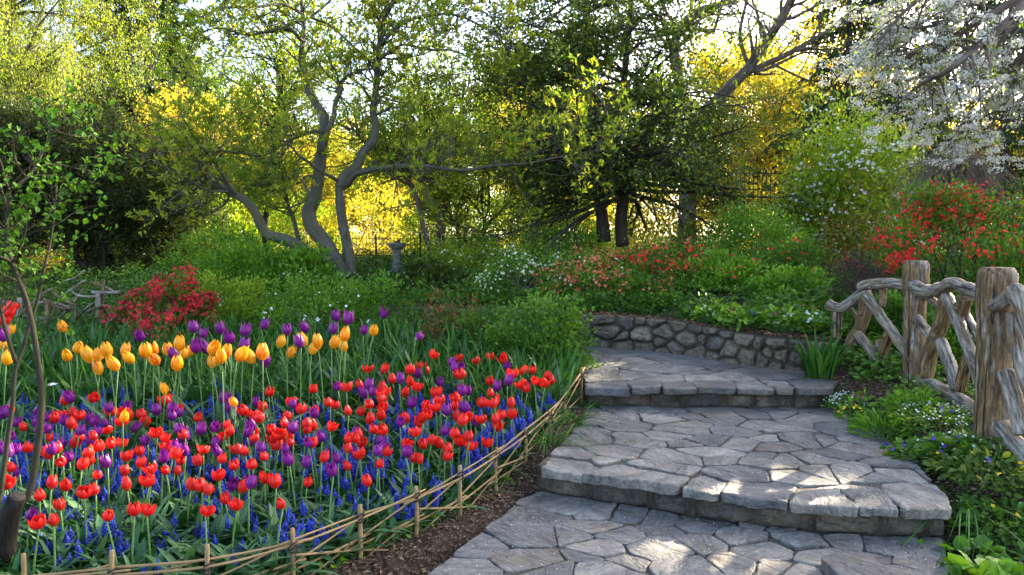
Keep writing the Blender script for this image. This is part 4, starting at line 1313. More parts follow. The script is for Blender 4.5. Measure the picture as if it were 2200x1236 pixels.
def shrubs():
    # left of the bed
    shrub("flowering_quince", "arching quince with crimson blossom in front of the brown log fence", "shrub", 335, 8.3, 230, 590, "leaf_mid", 3000, .045, tmpl=T_OVAL, clumps=60, flowers=[("petal_crimson", 1500, .05, 5, .1, 1.3)], stems=14, depth=.6)
    shrub("quince_sucker", "low crimson flowering quince shoots behind the yellow tulips", "shrub", 320, 7.6, 190, 668, "leaf_mid", 500, .04, clumps=26, flowers=[("petal_crimson", 420, .045, 5, 0, 1.2)], stems=8, depth=.5)
    shrub("blossom_bush", "small bush with mixed cream and dark red blossom", "shrub", 445, 8.6, 95, 630, "leaf_green", 1100, .04, clumps=34, flowers=[("petal_cream", 150, .034, 5, .3, 1.1), ("petal_crimson", 110, .034, 5, 0, .8)], stems=8)
    shrub("leafy_shrub", "bright fine leaved green shrub beside the cream blossom bush", "shrub", 480, 8.9, 230, 606, "leaf_lime", 5600, .045, clumps=80, stems=12)
    shrub("leafy_shrub", "broad dark green shrub at the foot of the leaning magnolia limb", "shrub", 555, 10.6, 330, 538, "leaf_green", 6000, .085, lw=.42, clumps=110, stems=12)
    shrub("leafy_shrub", "rounded green shrub growing against the two magnolia trunks", "shrub", 668, 10.3, 130, 525, "leaf_green", 2300, .075, tmpl=T_OVAL, clumps=46, stems=8)
    shrub("jasmine_bush", "green bush dotted with small white flowers below the magnolia", "shrub", 680, 8.7, 300, 606, "leaf_green", 7600, .042, clumps=120, flowers=[("petal_white", 90, .035, 5, .2, 1.1)], stems=14)
    shrub("leafy_shrub", "low green shrub filling the corner behind the daffodil leaves", "shrub", 805, 9.0, 190, 606, "leaf_green", 3800, .045, clumps=64, stems=8)
    for i, (px, d, top, lab) in enumerate([(565, 10.0, 575, "strap leaved daylily clump at the left foot of the slope"), (770, 10.4, 563, "daylily clump just right of the magnolia trunk"), (815, 10.6, 572, "daylily clump left of the stone sundial"),
                                           (720, 10.0, 575, "daylily clump in front of the magnolia trunks"), (860, 10.1, 590, "daylily clump in front of the stone sundial")]):
        clump("daylily", lab, "plant", X(px, d), d, 90, .5, .022, "leaf_strap", (.15, .6), (.3, 1.0), .16, "daylily clumps below the magnolia")
    shrub("hellebore", "dark leaved low perennial right of the sundial", "plant", 920, 10.4, 130, 566, "leaf_dark", 1500, .07, tmpl=T_OVAL, clumps=40, stems=5)
    shrub("leafy_shrub", "dark low bush growing over the retaining wall behind the rose", "shrub", 960, 8.9, 260, 612, "leaf_mid", 3600, .045, clumps=60, stems=8, flowers=[("petal_red", 14, .05, 5, .2, 1)])
    # rose bush and bronze rose at the bend of the path
    shrub("rose_bush", "dense green rose bush at the bend between bed and path", "shrub", 1160, 7.2, 215, 650, "leaf_mid", 8500, .040, tmpl=T_OVAL, lw=.66, clumps=90, stems=16, bark="bark_young", depth=1.0)
    shrub("bronze_rose", "young rose with bronze leaves standing at the back of the bed", "shrub", 965, 7.7, 150, 622, "leaf_bronze", 1300, .045, tmpl=T_OVAL, clumps=40, stems=12, shell=.3, bark="bark_young")
    shrub("rose_bush", "thin green rose beside the bronze leaved one", "shrub", 1062, 7.8, 210, 664, "leaf_mid", 5200, .036, tmpl=T_OVAL, clumps=50, stems=12, bark="bark_young")
    # slope above the wall
    shrub("azalea", "airy shrub full of cream and pale yellow blossom on the slope", "shrub", 1120, 10.2, 230, 540, "leaf_green", 4600, .04, clumps=90, flowers=[("petal_cream", 420, .042, 5, .2, 1.1)], stems=16)
    shrub("azalea", "wide coral pink azalea on the slope above the wall", "shrub", 1285, 9.75, 250, 556, "leaf_green", 5600, .038, clumps=90, clus=2, flowers=[("petal_coral", 800, .045, 5, .1, 1.05), ("petal_pink", 60, .04, 5, .1, 1.0)], stems=14)
    shrub("flowering_quince", "scarlet quince in front of the dark holly trunks", "shrub", 1440, 10.0, 300, 532, "leaf_mid", 6400, .042, tmpl=T_OVAL, clumps=100, flowers=[("petal_red", 560, .048, 5, .2, 1.2), ("petal_coral", 300, .045, 5, .1, 1.2)], clus=3, stems=18)
    shrub("leafy_shrub", "tall bright green shrub between the quince and the log fence", "shrub", 1625, 10.6, 240, 448, "leaf_green", 8000, .045, tmpl=T_OVAL, clumps=120, stems=14, flowers=[("petal_cream", 30, .05, 5, .3, 1)])
    shrub("flowering_quince", "green quince with a few pink blossoms left of the barberry", "shrub", 1705, 9.4, 170, 505, "leaf_mid", 3800, .042, tmpl=T_OVAL, clumps=70, flowers=[("petal_coral", 44, .045, 5, .2, 1.0), ("petal_red", 26, .045, 5, .2, 1)], stems=12)
    shrub("barberry", "dusky purple barberry behind the end of the log fence", "shrub", 1845, 7.9, 150, 560, "leaf_purple", 4200, .024, clumps=70, stems=16, bark="bark_dark", depth=.8)
    shrub("spirea", "brownish leaved shrub between the green shrub and the red quince", "shrub", 1850, 9.5, 190, 425, "leaf_bronze", 4200, .03, clumps=80, stems=18, bark="bark_dark")
    shrub("flowering_quince", "large red flowering quince rising behind the log fence posts", "shrub", 2050, 8.4, 390, 425, "leaf_mid", 13000, .045, tmpl=T_OVAL, clumps=170, flowers=[("petal_red", 1900, .045, 5, .25, 1.2)], stems=24, bark="bark_dark", shell=.5, depth=.7, clus=5)
    shrub("leafy_shrub", "dark green shrub behind the near fence post at the edge of view", "shrub", 2260, 7.6, 330, 520, "leaf_mid", 5200, .05, tmpl=T_OVAL, clumps=80, stems=12, flowers=[("petal_red", 90, .055, 5, .5, 1.0)])
    shrub("leafy_shrub", "dark leaved undershrub seen through the log fence braces", "shrub", 2000, 7.5, 300, 625, "leaf_mid", 3800, .045, tmpl=T_OVAL, clumps=70, stems=12)
    shrub("viburnum", "rounded lime green bush covered in white blossom clusters", "shrub", 1830, 12.4, 330, 270, "leaf_lime", 24000, .075, tmpl=T_OVAL, clumps=300, shell=.2, clus=4, flowers=[("petal_white", 1500, .065, 5, .1, 1.1), ("petal_pink", 400, .06, 5, .1, 1.1)], stems=18, bark="bark_brown")
    shrub("leafy_shrub", "pale flowered bush at the right edge above the quince", "shrub", 2170, 10.2, 190, 410, "leaf_mid", 3200, .05, clumps=60, flowers=[("petal_white", 160, .04, 5, .3, 1)], stems=10)
    shrub("leafy_shrub", "dark rounded evergreen bush under the white blossom bush", "shrub", 1755, 12.2, 230, 420, "leaf_dark", 5200, .05, clumps=80, stems=8)
    shrub("leafy_shrub", "dark holly seedling bush at the feet of the holly trunks", "shrub", 1560, 12.3, 240, 452, "leaf_holly", 4800, .05, clumps=80, stems=8)
    shrub("leafy_shrub", "low fresh green shrub on the slope left of the purple barberry", "shrub", 1700, 8.6, 190, 590, "leaf_green", 3600, .05, tmpl=T_OVAL, clumps=60, stems=8)
    shrub("leafy_shrub", "low green shrub above the middle of the retaining wall", "shrub", 1560, 9.3, 230, 560, "leaf_green", 4600, .055, tmpl=T_OVAL, clumps=80, stems=10, flowers=[("petal_red", 60, .045, 5, .3, 1.2)])
    shrub("leafy_shrub", "low green shrub above the bend of the retaining wall", "shrub", 1390, 9.2, 200, 592, "leaf_mid", 3400, .045, clumps=70, stems=10, clus=2, flowers=[("petal_coral", 200, .045, 5, .2, 1.2)])
    shrub("leafy_shrub", "green shrub directly behind the end post of the log fence", "shrub", 1790, 8.0, 130, 640, "leaf_mid", 2200, .045, tmpl=T_OVAL, clumps=40, stems=8)
    shrub("leafy_shrub", "low dark green plants seen through the braces of the near fence panel", "shrub", 2050, 6.9, 240, 680, "leaf_mid", 3200, .05, tmpl=T_OVAL, clumps=60, stems=8)
    shrub("leafy_shrub", "low dark green plants seen through the braces of the far fence panel", "shrub", 1900, 7.3, 190, 650, "leaf_mid", 3000, .045, tmpl=T_OVAL, clumps=60, stems=8)
    shrub("leafy_shrub", "light green shrub behind the leaning magnolia limb", "shrub", 470, 12.6, 240, 505, "leaf_green", 4200, .06, clumps=80, stems=10)
    shrub("leafy_shrub", "pale green shrub between the sundial and the cream azalea", "shrub", 985, 11.6, 220, 522, "leaf_lime", 4200, .05, clumps=80, stems=10, flowers=[("petal_cream", 90, .04, 5, .3, 1.1)])
    shrub("leafy_shrub", "light green shrub at the wire fence left of the holly trunks", "shrub", 1200, 12.0, 220, 500, "leaf_green", 4200, .055, clumps=80, stems=10)
    # bare arching twigs of a weeping shrub
    x0 = X(2045, 10.6); y0 = 10.6; z0 = float(H(x0, y0))
    t = thing("weeping_shrub", "mound of bare pinkish brown drooping twigs above the red quince", "shrub", (x0, y0, z0))
    mb = MB(); n = 300
    a = rng.uniform(0, 6.28, n)
    top = P(2045, 318, y0)[2] - z0
    p0 = np.stack([rng.normal(0, .12, n), rng.normal(0, .12, n), top * rng.uniform(.72, 1.0, n)], 1)
    grow(mb, p0, np.stack([np.cos(a), np.sin(a), rng.uniform(-.1, .5, n)], 1), rng.uniform(.4, .95, n), np.full(n, .006), [dict(n=3, ang=(20, 50), lf=.5, up=-.35, rmin=.003)], K=6, wobble=.14, up=-.30, sides=(4, 3))
    mb.build("twigs", M["twig"], t)
    mb = MB()
    tubes(mb, smooth_line(np.array([(0, 0, -.1), (.04, 0, top * .4), (-.03, 0, top * .9)]), 8), np.linspace(.06, .03, 8), 8, rough=.1)
    mb.build("trunk", M["bark_brown"], t)
    mb = MB()
    q = p0[rng.integers(0, n, 500)] + rng.normal(0, .22, (500, 3)); leaves(mb, q, rng.normal(0, 1, (500, 3)), .035, .02)
    mb.build("foliage", M["leaf_bronze"], t, smooth=False)

    # plants along the top of the wall
    pal = [("petal_cream", 6), ("petal_magenta", 6), ("petal_white", 6), ("petal_violet", 5), ("petal_magenta", 5), ("petal_cream", 7)]
    words_ = ["cream", "dark magenta", "white", "violet", "magenta", "pale cream"]
    i = 0
    for px, dy in [(1700, .32), (1655, .45), (1745, .40), (1610, .35), (1560, .60), (1500, .45)]:
        x = X(px, 7.4); y = float(ywall(x)) + dy; x = X(px, y)
        y = float(ywall(x)) + dy
        low_plant("primrose", "primrose with " + words_[i] + " flowers on top of the wall" + [" above the lichened stones", " beside the magenta ones", " nearest the fence end post", " under the green shrub", " among grassy leaves", " near the bend"][i], "flower", x, y, .15, .17, 60, .10, "leaf_green", flowers=[(pal[i][0], 16, .042, pal[i][1])], upness=.8)
        i += 1
    for k in range(30):
        px = np.linspace(850, 1720, 30)[k] + rng.uniform(-12, 12)
        x = X(px, 8.5); y = float(ywall(x)) + rng.uniform(.35, .95); x = X(px, y)
        if y < ywall(x) + .28: y = float(ywall(x)) + .32
        if k % 3 == 0:
            clump("grass_tuft", "tuft of fine green grass on the slope edge above the wall", "grass", x, y, 60, .26, .010, "leaf_strap", (.2, .7), (.2, 1.0), .10, "grass tufts above the wall")
        else:
            low_plant("leafy_perennial", "low green leafy perennial on the slope edge above the wall", "plant", x, y, .24, .20, 150, .075, "leaf_green" if k % 2 else "leaf_mid", flowers=[("petal_coral", 4, .035, 5)] if k % 4 == 1 else (), group="leafy perennials above the wall")
    # rough green filling the slopes, too mixed to count
    mb = MB()
    n = 34000
    x = rng.uniform(-9, 7.5, n); y = rng.uniform(7.2, 14.5, n)
    ok = (np.abs(x) < y * .75) & ((y > ywall(x) + .3) | (x < -2.3) | (x > 3.1))
    ok &= wob(np.stack([x, y, 0 * x], -1), 1.3) > -.75
    x, y = x[ok], y[ok]; n = len(x)
    z = H(x, y)
    ph = rng.uniform(.02, .24, n) * (1 + .5 * wob(np.stack([x, y, 0 * x], -1), 2.0))
    a = rng.uniform(0, 6.28, n)
    L = rng.uniform(.035, .10, n)
    leaves(mb, np.stack([x, y, z + np.maximum(ph, .01)], 1), np.stack([np.cos(a), np.sin(a), rng.normal(.3, .4, n)], 1), L, L * .5, T_LEAF)
    k = rng.integers(0, n, 7000)
    blades(mb, np.stack([x[k], y[k], z[k]], 1), rng.uniform(0, 6.28, 7000), rng.uniform(.15, .4, 7000), .012, rng.uniform(.1, .5, 7000), rng.uniform(.1, .9, 7000), K=5, crease=False, m=1)
    tag(mb.build("undergrowth", [M["leaf_under"], M["leaf_strap"]], smooth=False), "mixed low green undergrowth covering the planted slopes", "undergrowth", kind="stuff")

    # border between the path and the log fence
    clump("iris", "tall upright clump of sword leaves at the end of the wall by the fence", "plant", X(1765, 6.55), 6.55, 95, .52, .022, "leaf_strap", (.05, .3), (.0, .5), .12)
    clump("iris", "shorter sword leaf tuft in front of the tall iris clump", "plant", X(1780, 6.2), 6.2, 30, .34, .02, "leaf_strap", (.1, .5), (.2, .9), .07)
    low_plant("alyssum", "mound of tiny white flowers under the fence end post", "flower", X(1830, 6.0), 6.0, .20, .13, 420, .035, "leaf_green", T_LEAF, flowers=[("petal_white", 150, .018, 4)])
    low_plant("pansy", "dark magenta pansy beside the white alyssum mound", "flower", X(1866, 5.85), 5.85, .11, .12, 60, .06, "leaf_green", flowers=[("petal_magenta", 9, .055, 5)])
    low_plant("pansy", "small plant with orange yellow flowers at the mulch edge", "flower", X(1842, 5.75), 5.75, .13, .13, 80, .05, "leaf_green", flowers=[("petal_yellow", 10, .032, 5)])
    low_plant("leafy_perennial", "upright narrow leaved perennial below the middle fence post", "plant", X(1915, 5.25), 5.25, .22, .2, 420, .075, "leaf_green", T_LEAF, lw=.24, upness=1.4)
    low_plant("leafy_perennial", "second narrow leaved perennial hugging the foot of the middle post", "plant", X(1975, 5.35), 5.35, .20, .19, 300, .07, "leaf_green", T_LEAF, lw=.24, upness=1.4)
    low_plant("sweet_woodruff", "cushion of tiny white flowers under the middle fence rail", "flower", X(2035, 5.1), 5.1, .32, .12, 700, .035, "leaf_lime", T_LEAF, lw=.4, flowers=[("petal_white", 110, .02, 4), ("petal_violet", 14, .034, 5)])
    low_plant("violet", "low violets with blue flowers along the path edge", "flower", X(1990, 4.75), 4.75, .24, .13, 330, .05, "leaf_mid", T_HEART, lw=.9, flowers=[("petal_violet", 22, .032, 5), ("petal_yellow", 6, .03, 5)])
    low_plant("violet", "patch of violets with pale flowers beneath the near fence rail", "flower", X(2085, 4.55), 4.55, .26, .15, 330, .055, "leaf_mid", T_HEART, lw=.9, flowers=[("petal_white", 24, .022, 4), ("petal_violet", 8, .035, 5)])
    low_plant("periwinkle", "dark glossy periwinkle at the foot of the near fence post", "plant", X(2140, 4.25), 4.25, .30, .16, 420, .06, "leaf_holly", T_OVAL, lw=.5, flowers=[("petal_violet", 5, .045, 5), ("petal_yellow", 5, .03, 5)])
    low_plant("periwinkle", "dark periwinkle spreading at the right edge below the bottom rail", "plant", X(2185, 3.9), 3.9, .28, .15, 380, .06, "leaf_mid", T_OVAL, lw=.5, flowers=[("petal_yellow", 6, .03, 5)])
    clump("sedge", "arching grassy sedge clump beside the end of the lower step", "grass", X(2100, 4.05), 4.05, 60, .42, .009, "leaf_strap", (.3, .8), (.6, 1.3), .10, K=8)
    clump("sedge", "smaller arching sedge leaning over the step corner", "grass", X(2060, 3.85), 3.85, 36, .34, .008, "leaf_strap", (.3, .8), (.7, 1.3), .08, K=8)
    low_plant("lady_mantle", "pale green plant with broad rounded leaves at the bottom right", "plant", X(2145, 3.35), 3.35, .20, .16, 60, .085, "leaf_green", T_HEART, lw=1.0)
    low_plant("lady_mantle", "broad leaved pale plant below the sedge by the step end", "plant", X(2110, 3.62), 3.62, .17, .13, 55, .075, "leaf_green", T_HEART, lw=1.0)
    low_plant("lady_mantle", "broad leaved pale plant in the very corner below the others", "plant", X(2190, 3.12), 3.12, .22, .19, 60, .09, "leaf_green", T_HEART, lw=1.0)
    low_plant("strawberry", "small leafy seedling at the side of the lower step riser", "plant", X(1985, 3.72), 3.72, .11, .09, 60, .045, "leaf_green", T_OVAL, lw=.7)
    low_plant("strawberry", "trailing leafy plant in the mulch beside the lower path", "plant", X(2060, 3.5), 3.5, .16, .10, 90, .05, "leaf_mid", T_OVAL, lw=.7)
    mb = MB(); n = 15000
    y = rng.uniform(3.0, 8.2, n); x = rng.uniform(2.0, 5.0, n)
    edge = np.interp(y, [3, 3.7, 4.4, 5.3, 6.1, 6.8, 7.2], [2.2, 2.35, 2.62, 2.85, 2.95, 3.0, 3.0])
    ok = x > edge + .12 * wob(np.stack([x, y, 0 * x], -1), 5.0)
    x, y = x[ok], y[ok]; n = len(x); a = rng.uniform(0, 6.28, n); L = rng.uniform(.025, .055, n)
    leaves(mb, np.stack([x, y, H(x, y) + rng.uniform(.01, .11, n)], 1), np.stack([np.cos(a), np.sin(a), rng.normal(.2, .3, n)], 1), L, L * .6, T_OVAL)
    n = 5000
    y = rng.uniform(6.2, 8.4, n); x = rng.uniform(2.75, 4.6, n)
    ok = (y > 6.75) | (x > 2.95)
    x, y = x[ok], y[ok]; n = len(x); a = rng.uniform(0, 6.28, n); L = rng.uniform(.03, .075, n)
    leaves(mb, np.stack([x, y, H(x, y) + rng.uniform(.01, .16, n)], 1), np.stack([np.cos(a), np.sin(a), rng.normal(.2, .3, n)], 1), L, L * .6, T_OVAL)
    tag(mb.build("ground_cover", M["leaf_mid"], smooth=False), "low green ground cover between the path and the log fence", "ground cover", kind="stuff")
    # green beside the bamboo edging and path
    for px, d, lab in [(1270, 6.15, "arching tuft of pale grass at the left end of the upper step"), (1235, 5.5, "grassy tuft between bamboo edging and path"), (1180, 5.0, "small grassy tuft at the foot of the bamboo edging")]:
        clump("grass_tuft", lab, "grass", X(px, d), d, 46, .26, .010, "leaf_strap", (.2, .8), (.3, 1.2), .07)
    for k in range(8):
        px = [700, 770, 850, 905, 985, 1075, 1150, 1215][k]; d = [3.42, 3.6, 3.8, 3.95, 4.2, 4.6, 5.0, 5.6][k]
        low_plant("seedling", "small round leaved seedling sprouting through the bamboo edging", "plant", X(px, d), d, .07, .08, 26, .035, "leaf_green", T_OVAL, lw=.8, group="seedlings along the bamboo edging")
    clump("daffodil", "white daffodil with drooping head left of the tulips", "flower", *place(122, 900, .05)[:2], 8, .30, .012, "leaf_strap", (.1, .4), (.1, .6), .03, flowers=[("petal_white", 1, .075, 6, .30)])
    for k, (px, d) in enumerate([(640, 8.2), (655, 8.15), (720, 8.0), (790, 7.8)]):
        clump("daffodil", "white daffodil flowering behind the purple and yellow tulips", "flower", X(px, d), d, 8, .38, .012, "leaf_strap", (.1, .4), (.1, .6), .05, "white daffodils behind the tulips", flowers=[("petal_white", 1, .06, 6, .40)])
    # red tulips glimpsed at the far left behind the young tree
    pr = tulip_proto("red", 4, .62)
    for k, (px, py) in enumerate([(12, 662), (22, 676), (6, 690)]):
        l = place(px, py, .66)
        add_tulip("red_tulip", pr, l, k * 2.0, "tall red tulip at the far left edge behind the young tree", "tall red tulips behind the young tree", 1.3)
shrubs()

# ------------------------------------------------------------------ litter
def litter():
    mb = MB(); n = 15000
    y = rng.uniform(3.0, 6.6, n)
    left = rng.uniform(0, 1, n) < .62
    xl = xedge(y) + rng.uniform(-.05, .55, n)
    xr = np.interp(y, [3, 3.7, 4.4, 5.3, 6.1, 6.6], [2.0, 2.15, 2.48, 2.66, 2.66, 2.75]) + rng.uniform(-.08, .45, n)
    x = np.where(left, xl, xr)
    pl = np.interp(y, [3.44, 3.79, 4.5, 5.1, 5.93, 6.2], [-.37, -.19, .18, .37, .60, .62])
    ok = (~left) | (x < pl + .06)
    x, y = x[ok], y[ok]; n = len(x)
    a = rng.uniform(0, 6.28, n); L = rng.uniform(.012, .04, n)
    leaves(mb, np.stack([x, y, H(x, y) + rng.uniform(.003, .014, n)], 1), np.stack([np.cos(a), np.sin(a), rng.normal(0, .25, n)], 1), L, L * rng.uniform(.25, .6, n), T_LEAF, jit=.3)
    tag(mb.build("bark_chips", M["chip"], smooth=False), "brown bark chips on the soil beside the path", "mulch", kind="stuff")
    mb = MB(); n = 1500
    x = np.concatenate([rng.uniform(-.35, 2.1, 700), rng.uniform(.2, 2.7, 650), rng.uniform(.6, 2.7, 150)])
    y = np.concatenate([rng.uniform(3.3, 4.5, 700), rng.uniform(3.8, 6.0, 650), rng.uniform(6.1, 7.6, 150)])
    z = np.concatenate([np.zeros(700), np.full(650, .17), np.full(150, .34)]) + .011
    ok = np.concatenate([y[:700] < ystep1(x[:700]) - .02, y[700:1350] > ystep1(x[700:1350]) + .03, np.ones(150, bool)])
    x, y, z = x[ok], y[ok], z[ok]; n = len(x); a = rng.uniform(0, 6.28, n); L = rng.uniform(.004, .009, n)
    leaves(mb, np.stack([x, y, z], 1), np.stack([np.cos(a), np.sin(a), rng.normal(0, .15, n)], 1), L, L * .8, T_LEAF, jit=.2)
    tag(mb.build("fallen_petals", M["petal_white"], smooth=False), "tiny fallen white petals scattered over the flagstones", "petals", kind="stuff")
    mb = MB(); n = 900
    x = rng.uniform(-1.6, 3.0, n); y = ywall(x) + rng.uniform(-.02, .36, n)
    zt = np.interp(x, [-1.6, 1.5, 3.0], [.735, .70, .625])
    a = rng.uniform(0, 6.28, n); L = rng.uniform(.02, .05, n)
    leaves(mb, np.stack([x, y, zt + rng.uniform(.0, .025, n)], 1), np.stack([np.cos(a), np.sin(a), rng.normal(0, .3, n)], 1), L, L * .55, T_LEAF, jit=.4)
    tag(mb.build("fallen_leaves", M["litter"], smooth=False), "dry reddish leaves lying along the top of the wall", "leaves", kind="stuff")
litter()

# ------------------------------------------------------------------ trees
def z2(l): return [(500 + x / 1.993, y / 1.993) for x, y in l]
def z3(l): return [(x / 2.473, 200 + y / 2.473) for x, y in l]
def z4(l): return [(x / 2.073, 640 + y / 2.073) for x, y in l]
def z5(l): return [(420 + x / 2.942, 180 + y / 2.942) for x, y in l]
def z6(l): return [(740 + x / 3.2525, 240 + y / 3.2525) for x, y in l]

def limb(line, w0, w1, d0, d1=None, K=18):
    """(points, radii) of a limb seen along photo pixels, w = thickness in photo pixels"""
    d1 = d0 if d1 is None else d1
    n = len(line)
    pts = np.array([P(x, y, d0 + (d1 - d0) * i / max(1, n - 1)) for i, (x, y) in enumerate(line)])
    s = smooth_line(pts, K)
    return s, np.linspace(w0 * d0, w1 * d1, K) / 2 / F

def sprout(limbs, n, t0, L, ang=(35, 80), flat=1.0, rf=.5, rmin=.008, weight=None):
    lens = np.array([np.linalg.norm(np.diff(p, axis=0), axis=1).sum() for p, r in limbs])
    w = lens / lens.sum()
    k = rng.choice(len(limbs), n, p=w)
    p0 = np.zeros((n, 3)); d0 = np.zeros((n, 3)); rr = np.zeros(n)
    for i in range(n):
        pts, rad = limbs[k[i]]
        lo = t0[k[i]] if hasattr(t0, "__len__") else t0
        f = rng.uniform(lo, 1) * (len(pts) - 1); j = min(int(f), len(pts) - 2); fr = f - j
        p0[i] = pts[j] * (1 - fr) + pts[j + 1] * fr
        dd = norm(pts[j + 1] - pts[j]); rp = rng.normal(0, 1, 3); rp[2] *= flat
        rp = norm(rp - rp.dot(dd) * dd); an = math.radians(rng.uniform(*ang))
        d0[i] = dd * math.cos(an) + rp * math.sin(an)
        rr[i] = max(rad[j] * rf, rmin)
    return p0, d0, rng.uniform(*L, n), np.minimum(rr, .05)

def whorl(mb, pts, d, per, L, lw, tmpl=T_LEAF, jit=.03, spread=.8, t0=.25, up=.3, m=0):
    """leaves along the last twigs and a rosette at each tip"""
    q, dd = sites(pts, per, t0, jit)
    ax = dd * .6 + rng.normal(0, spread, q.shape) + np.array([0, 0, up])
    l = L * rng.uniform(.6, 1.2, len(q))
    tint = np.clip(np.repeat(rng.normal(.5, .2, len(pts)), per) + rng.normal(0, .18, len(q)), 0, 1)
    leaves(mb, q, ax, l, l * lw, tmpl, tint, m=m)

def tree_root(name, label, x, y, group=None, z=None):
    return thing(name, label, "tree", (x, y, float(H(x, y)) if z is None else z), group)

def young_tree():
    base = (X(15, 3.3), 3.3); t = tree_root("young_tree", "slender young tree with rough bark, a sawn stump and fresh green leaves", *base)
    org = tuple(t.location)
    mb = MB()
    st = limb([(-25, 1360), (-8, 1260)] + z4([(12, 1180), (24, 1070), (44, 970), (78, 885)]), 56, 38, 3.3, 3.2)
    sm = MB(); tubes(sm, st[0], st[1], 14, rough=.14); sm.build("stump", M["bark_stump"], t, origin=org)
    main = limb(z4([(88, 925), (130, 870), (150, 780), (170, 640), (186, 500), (182, 380), (166, 260), (146, 130), (125, 40)]) + z3([(110, 1020), (65, 910), (40, 800), (36, 700), (48, 600), (48, 520)]), 16, 8, 3.3, 3.6, 40)
    second = limb(z4([(-20, 960), (5, 860), (30, 660), (58, 460), (66, 330), (104, 220), (128, 130)]) + z3([(200, 1100), (235, 930), (268, 790), (290, 620), (300, 490)]), 12, 4, 3.5, 3.9, 36)
    third = limb(z4([(70, 290), (30, 160), (5, 60), (-20, -60)]), 9, 6, 3.5, 3.6)
    b1 = limb(z3([(48, 520), (140, 450), (190, 390), (240, 285), (300, 190), (360, 130)]), 8, 2, 3.6, 3.9)
    b2 = limb(z3([(48, 520), (20, 440), (0, 360), (-50, 250)]), 7, 4, 3.6, 3.4)
    b3 = limb(z3([(50, 890), (0, 870), (-60, 850)]), 8, 6, 3.5, 3.4)
    b4 = limb(z3([(190, 390), (300, 380), (400, 400), (490, 425)]), 4, 2, 3.7, 3.9)
    b5 = limb(z3([(140, 450), (100, 390), (70, 320), (60, 240)]), 4, 2, 3.7, 3.6)
    for l in (main, second, third, b1, b2, b3, b4, b5): tubes(mb, l[0], l[1], 9, rough=.10)
    mb.build("trunk", M["bark_young"], t, origin=org)
    cut = MB(); e, r = st[0][-1], st[1][-1]; tdir = norm(st[0][-1] - st[0][-2])
    tubes(cut, np.array([e - tdir * .002, e + tdir * .004]), np.array([r, r * .93]) * .86, 14)
    cut.build("sawn_end", M["bark_dark"], t, origin=org)
    tw = MB(); lm = MB()
    k = [main, second, b1, b2, b3, b4, b5, third]
    a = sprout(k, 90, [.62, .45, .1, .1, .3, .1, .1, .6], (.10, .30), rf=.4, rmin=.003)
    pts, d = grow(tw, *a, [dict(n=3, ang=(25, 60), lf=.6, rmin=.0018)], K=5, wobble=.12, up=.08, sides=(5, 4))
    whorl(lm, pts, d, 4, .036, .72, T_OVAL, .012, .8, .2, .35)
    tw.build("twigs", M["bark_young"], t, origin=org)
    lm.build("leaves", M["leaf_young"], t, smooth=False, origin=org)
young_tree()

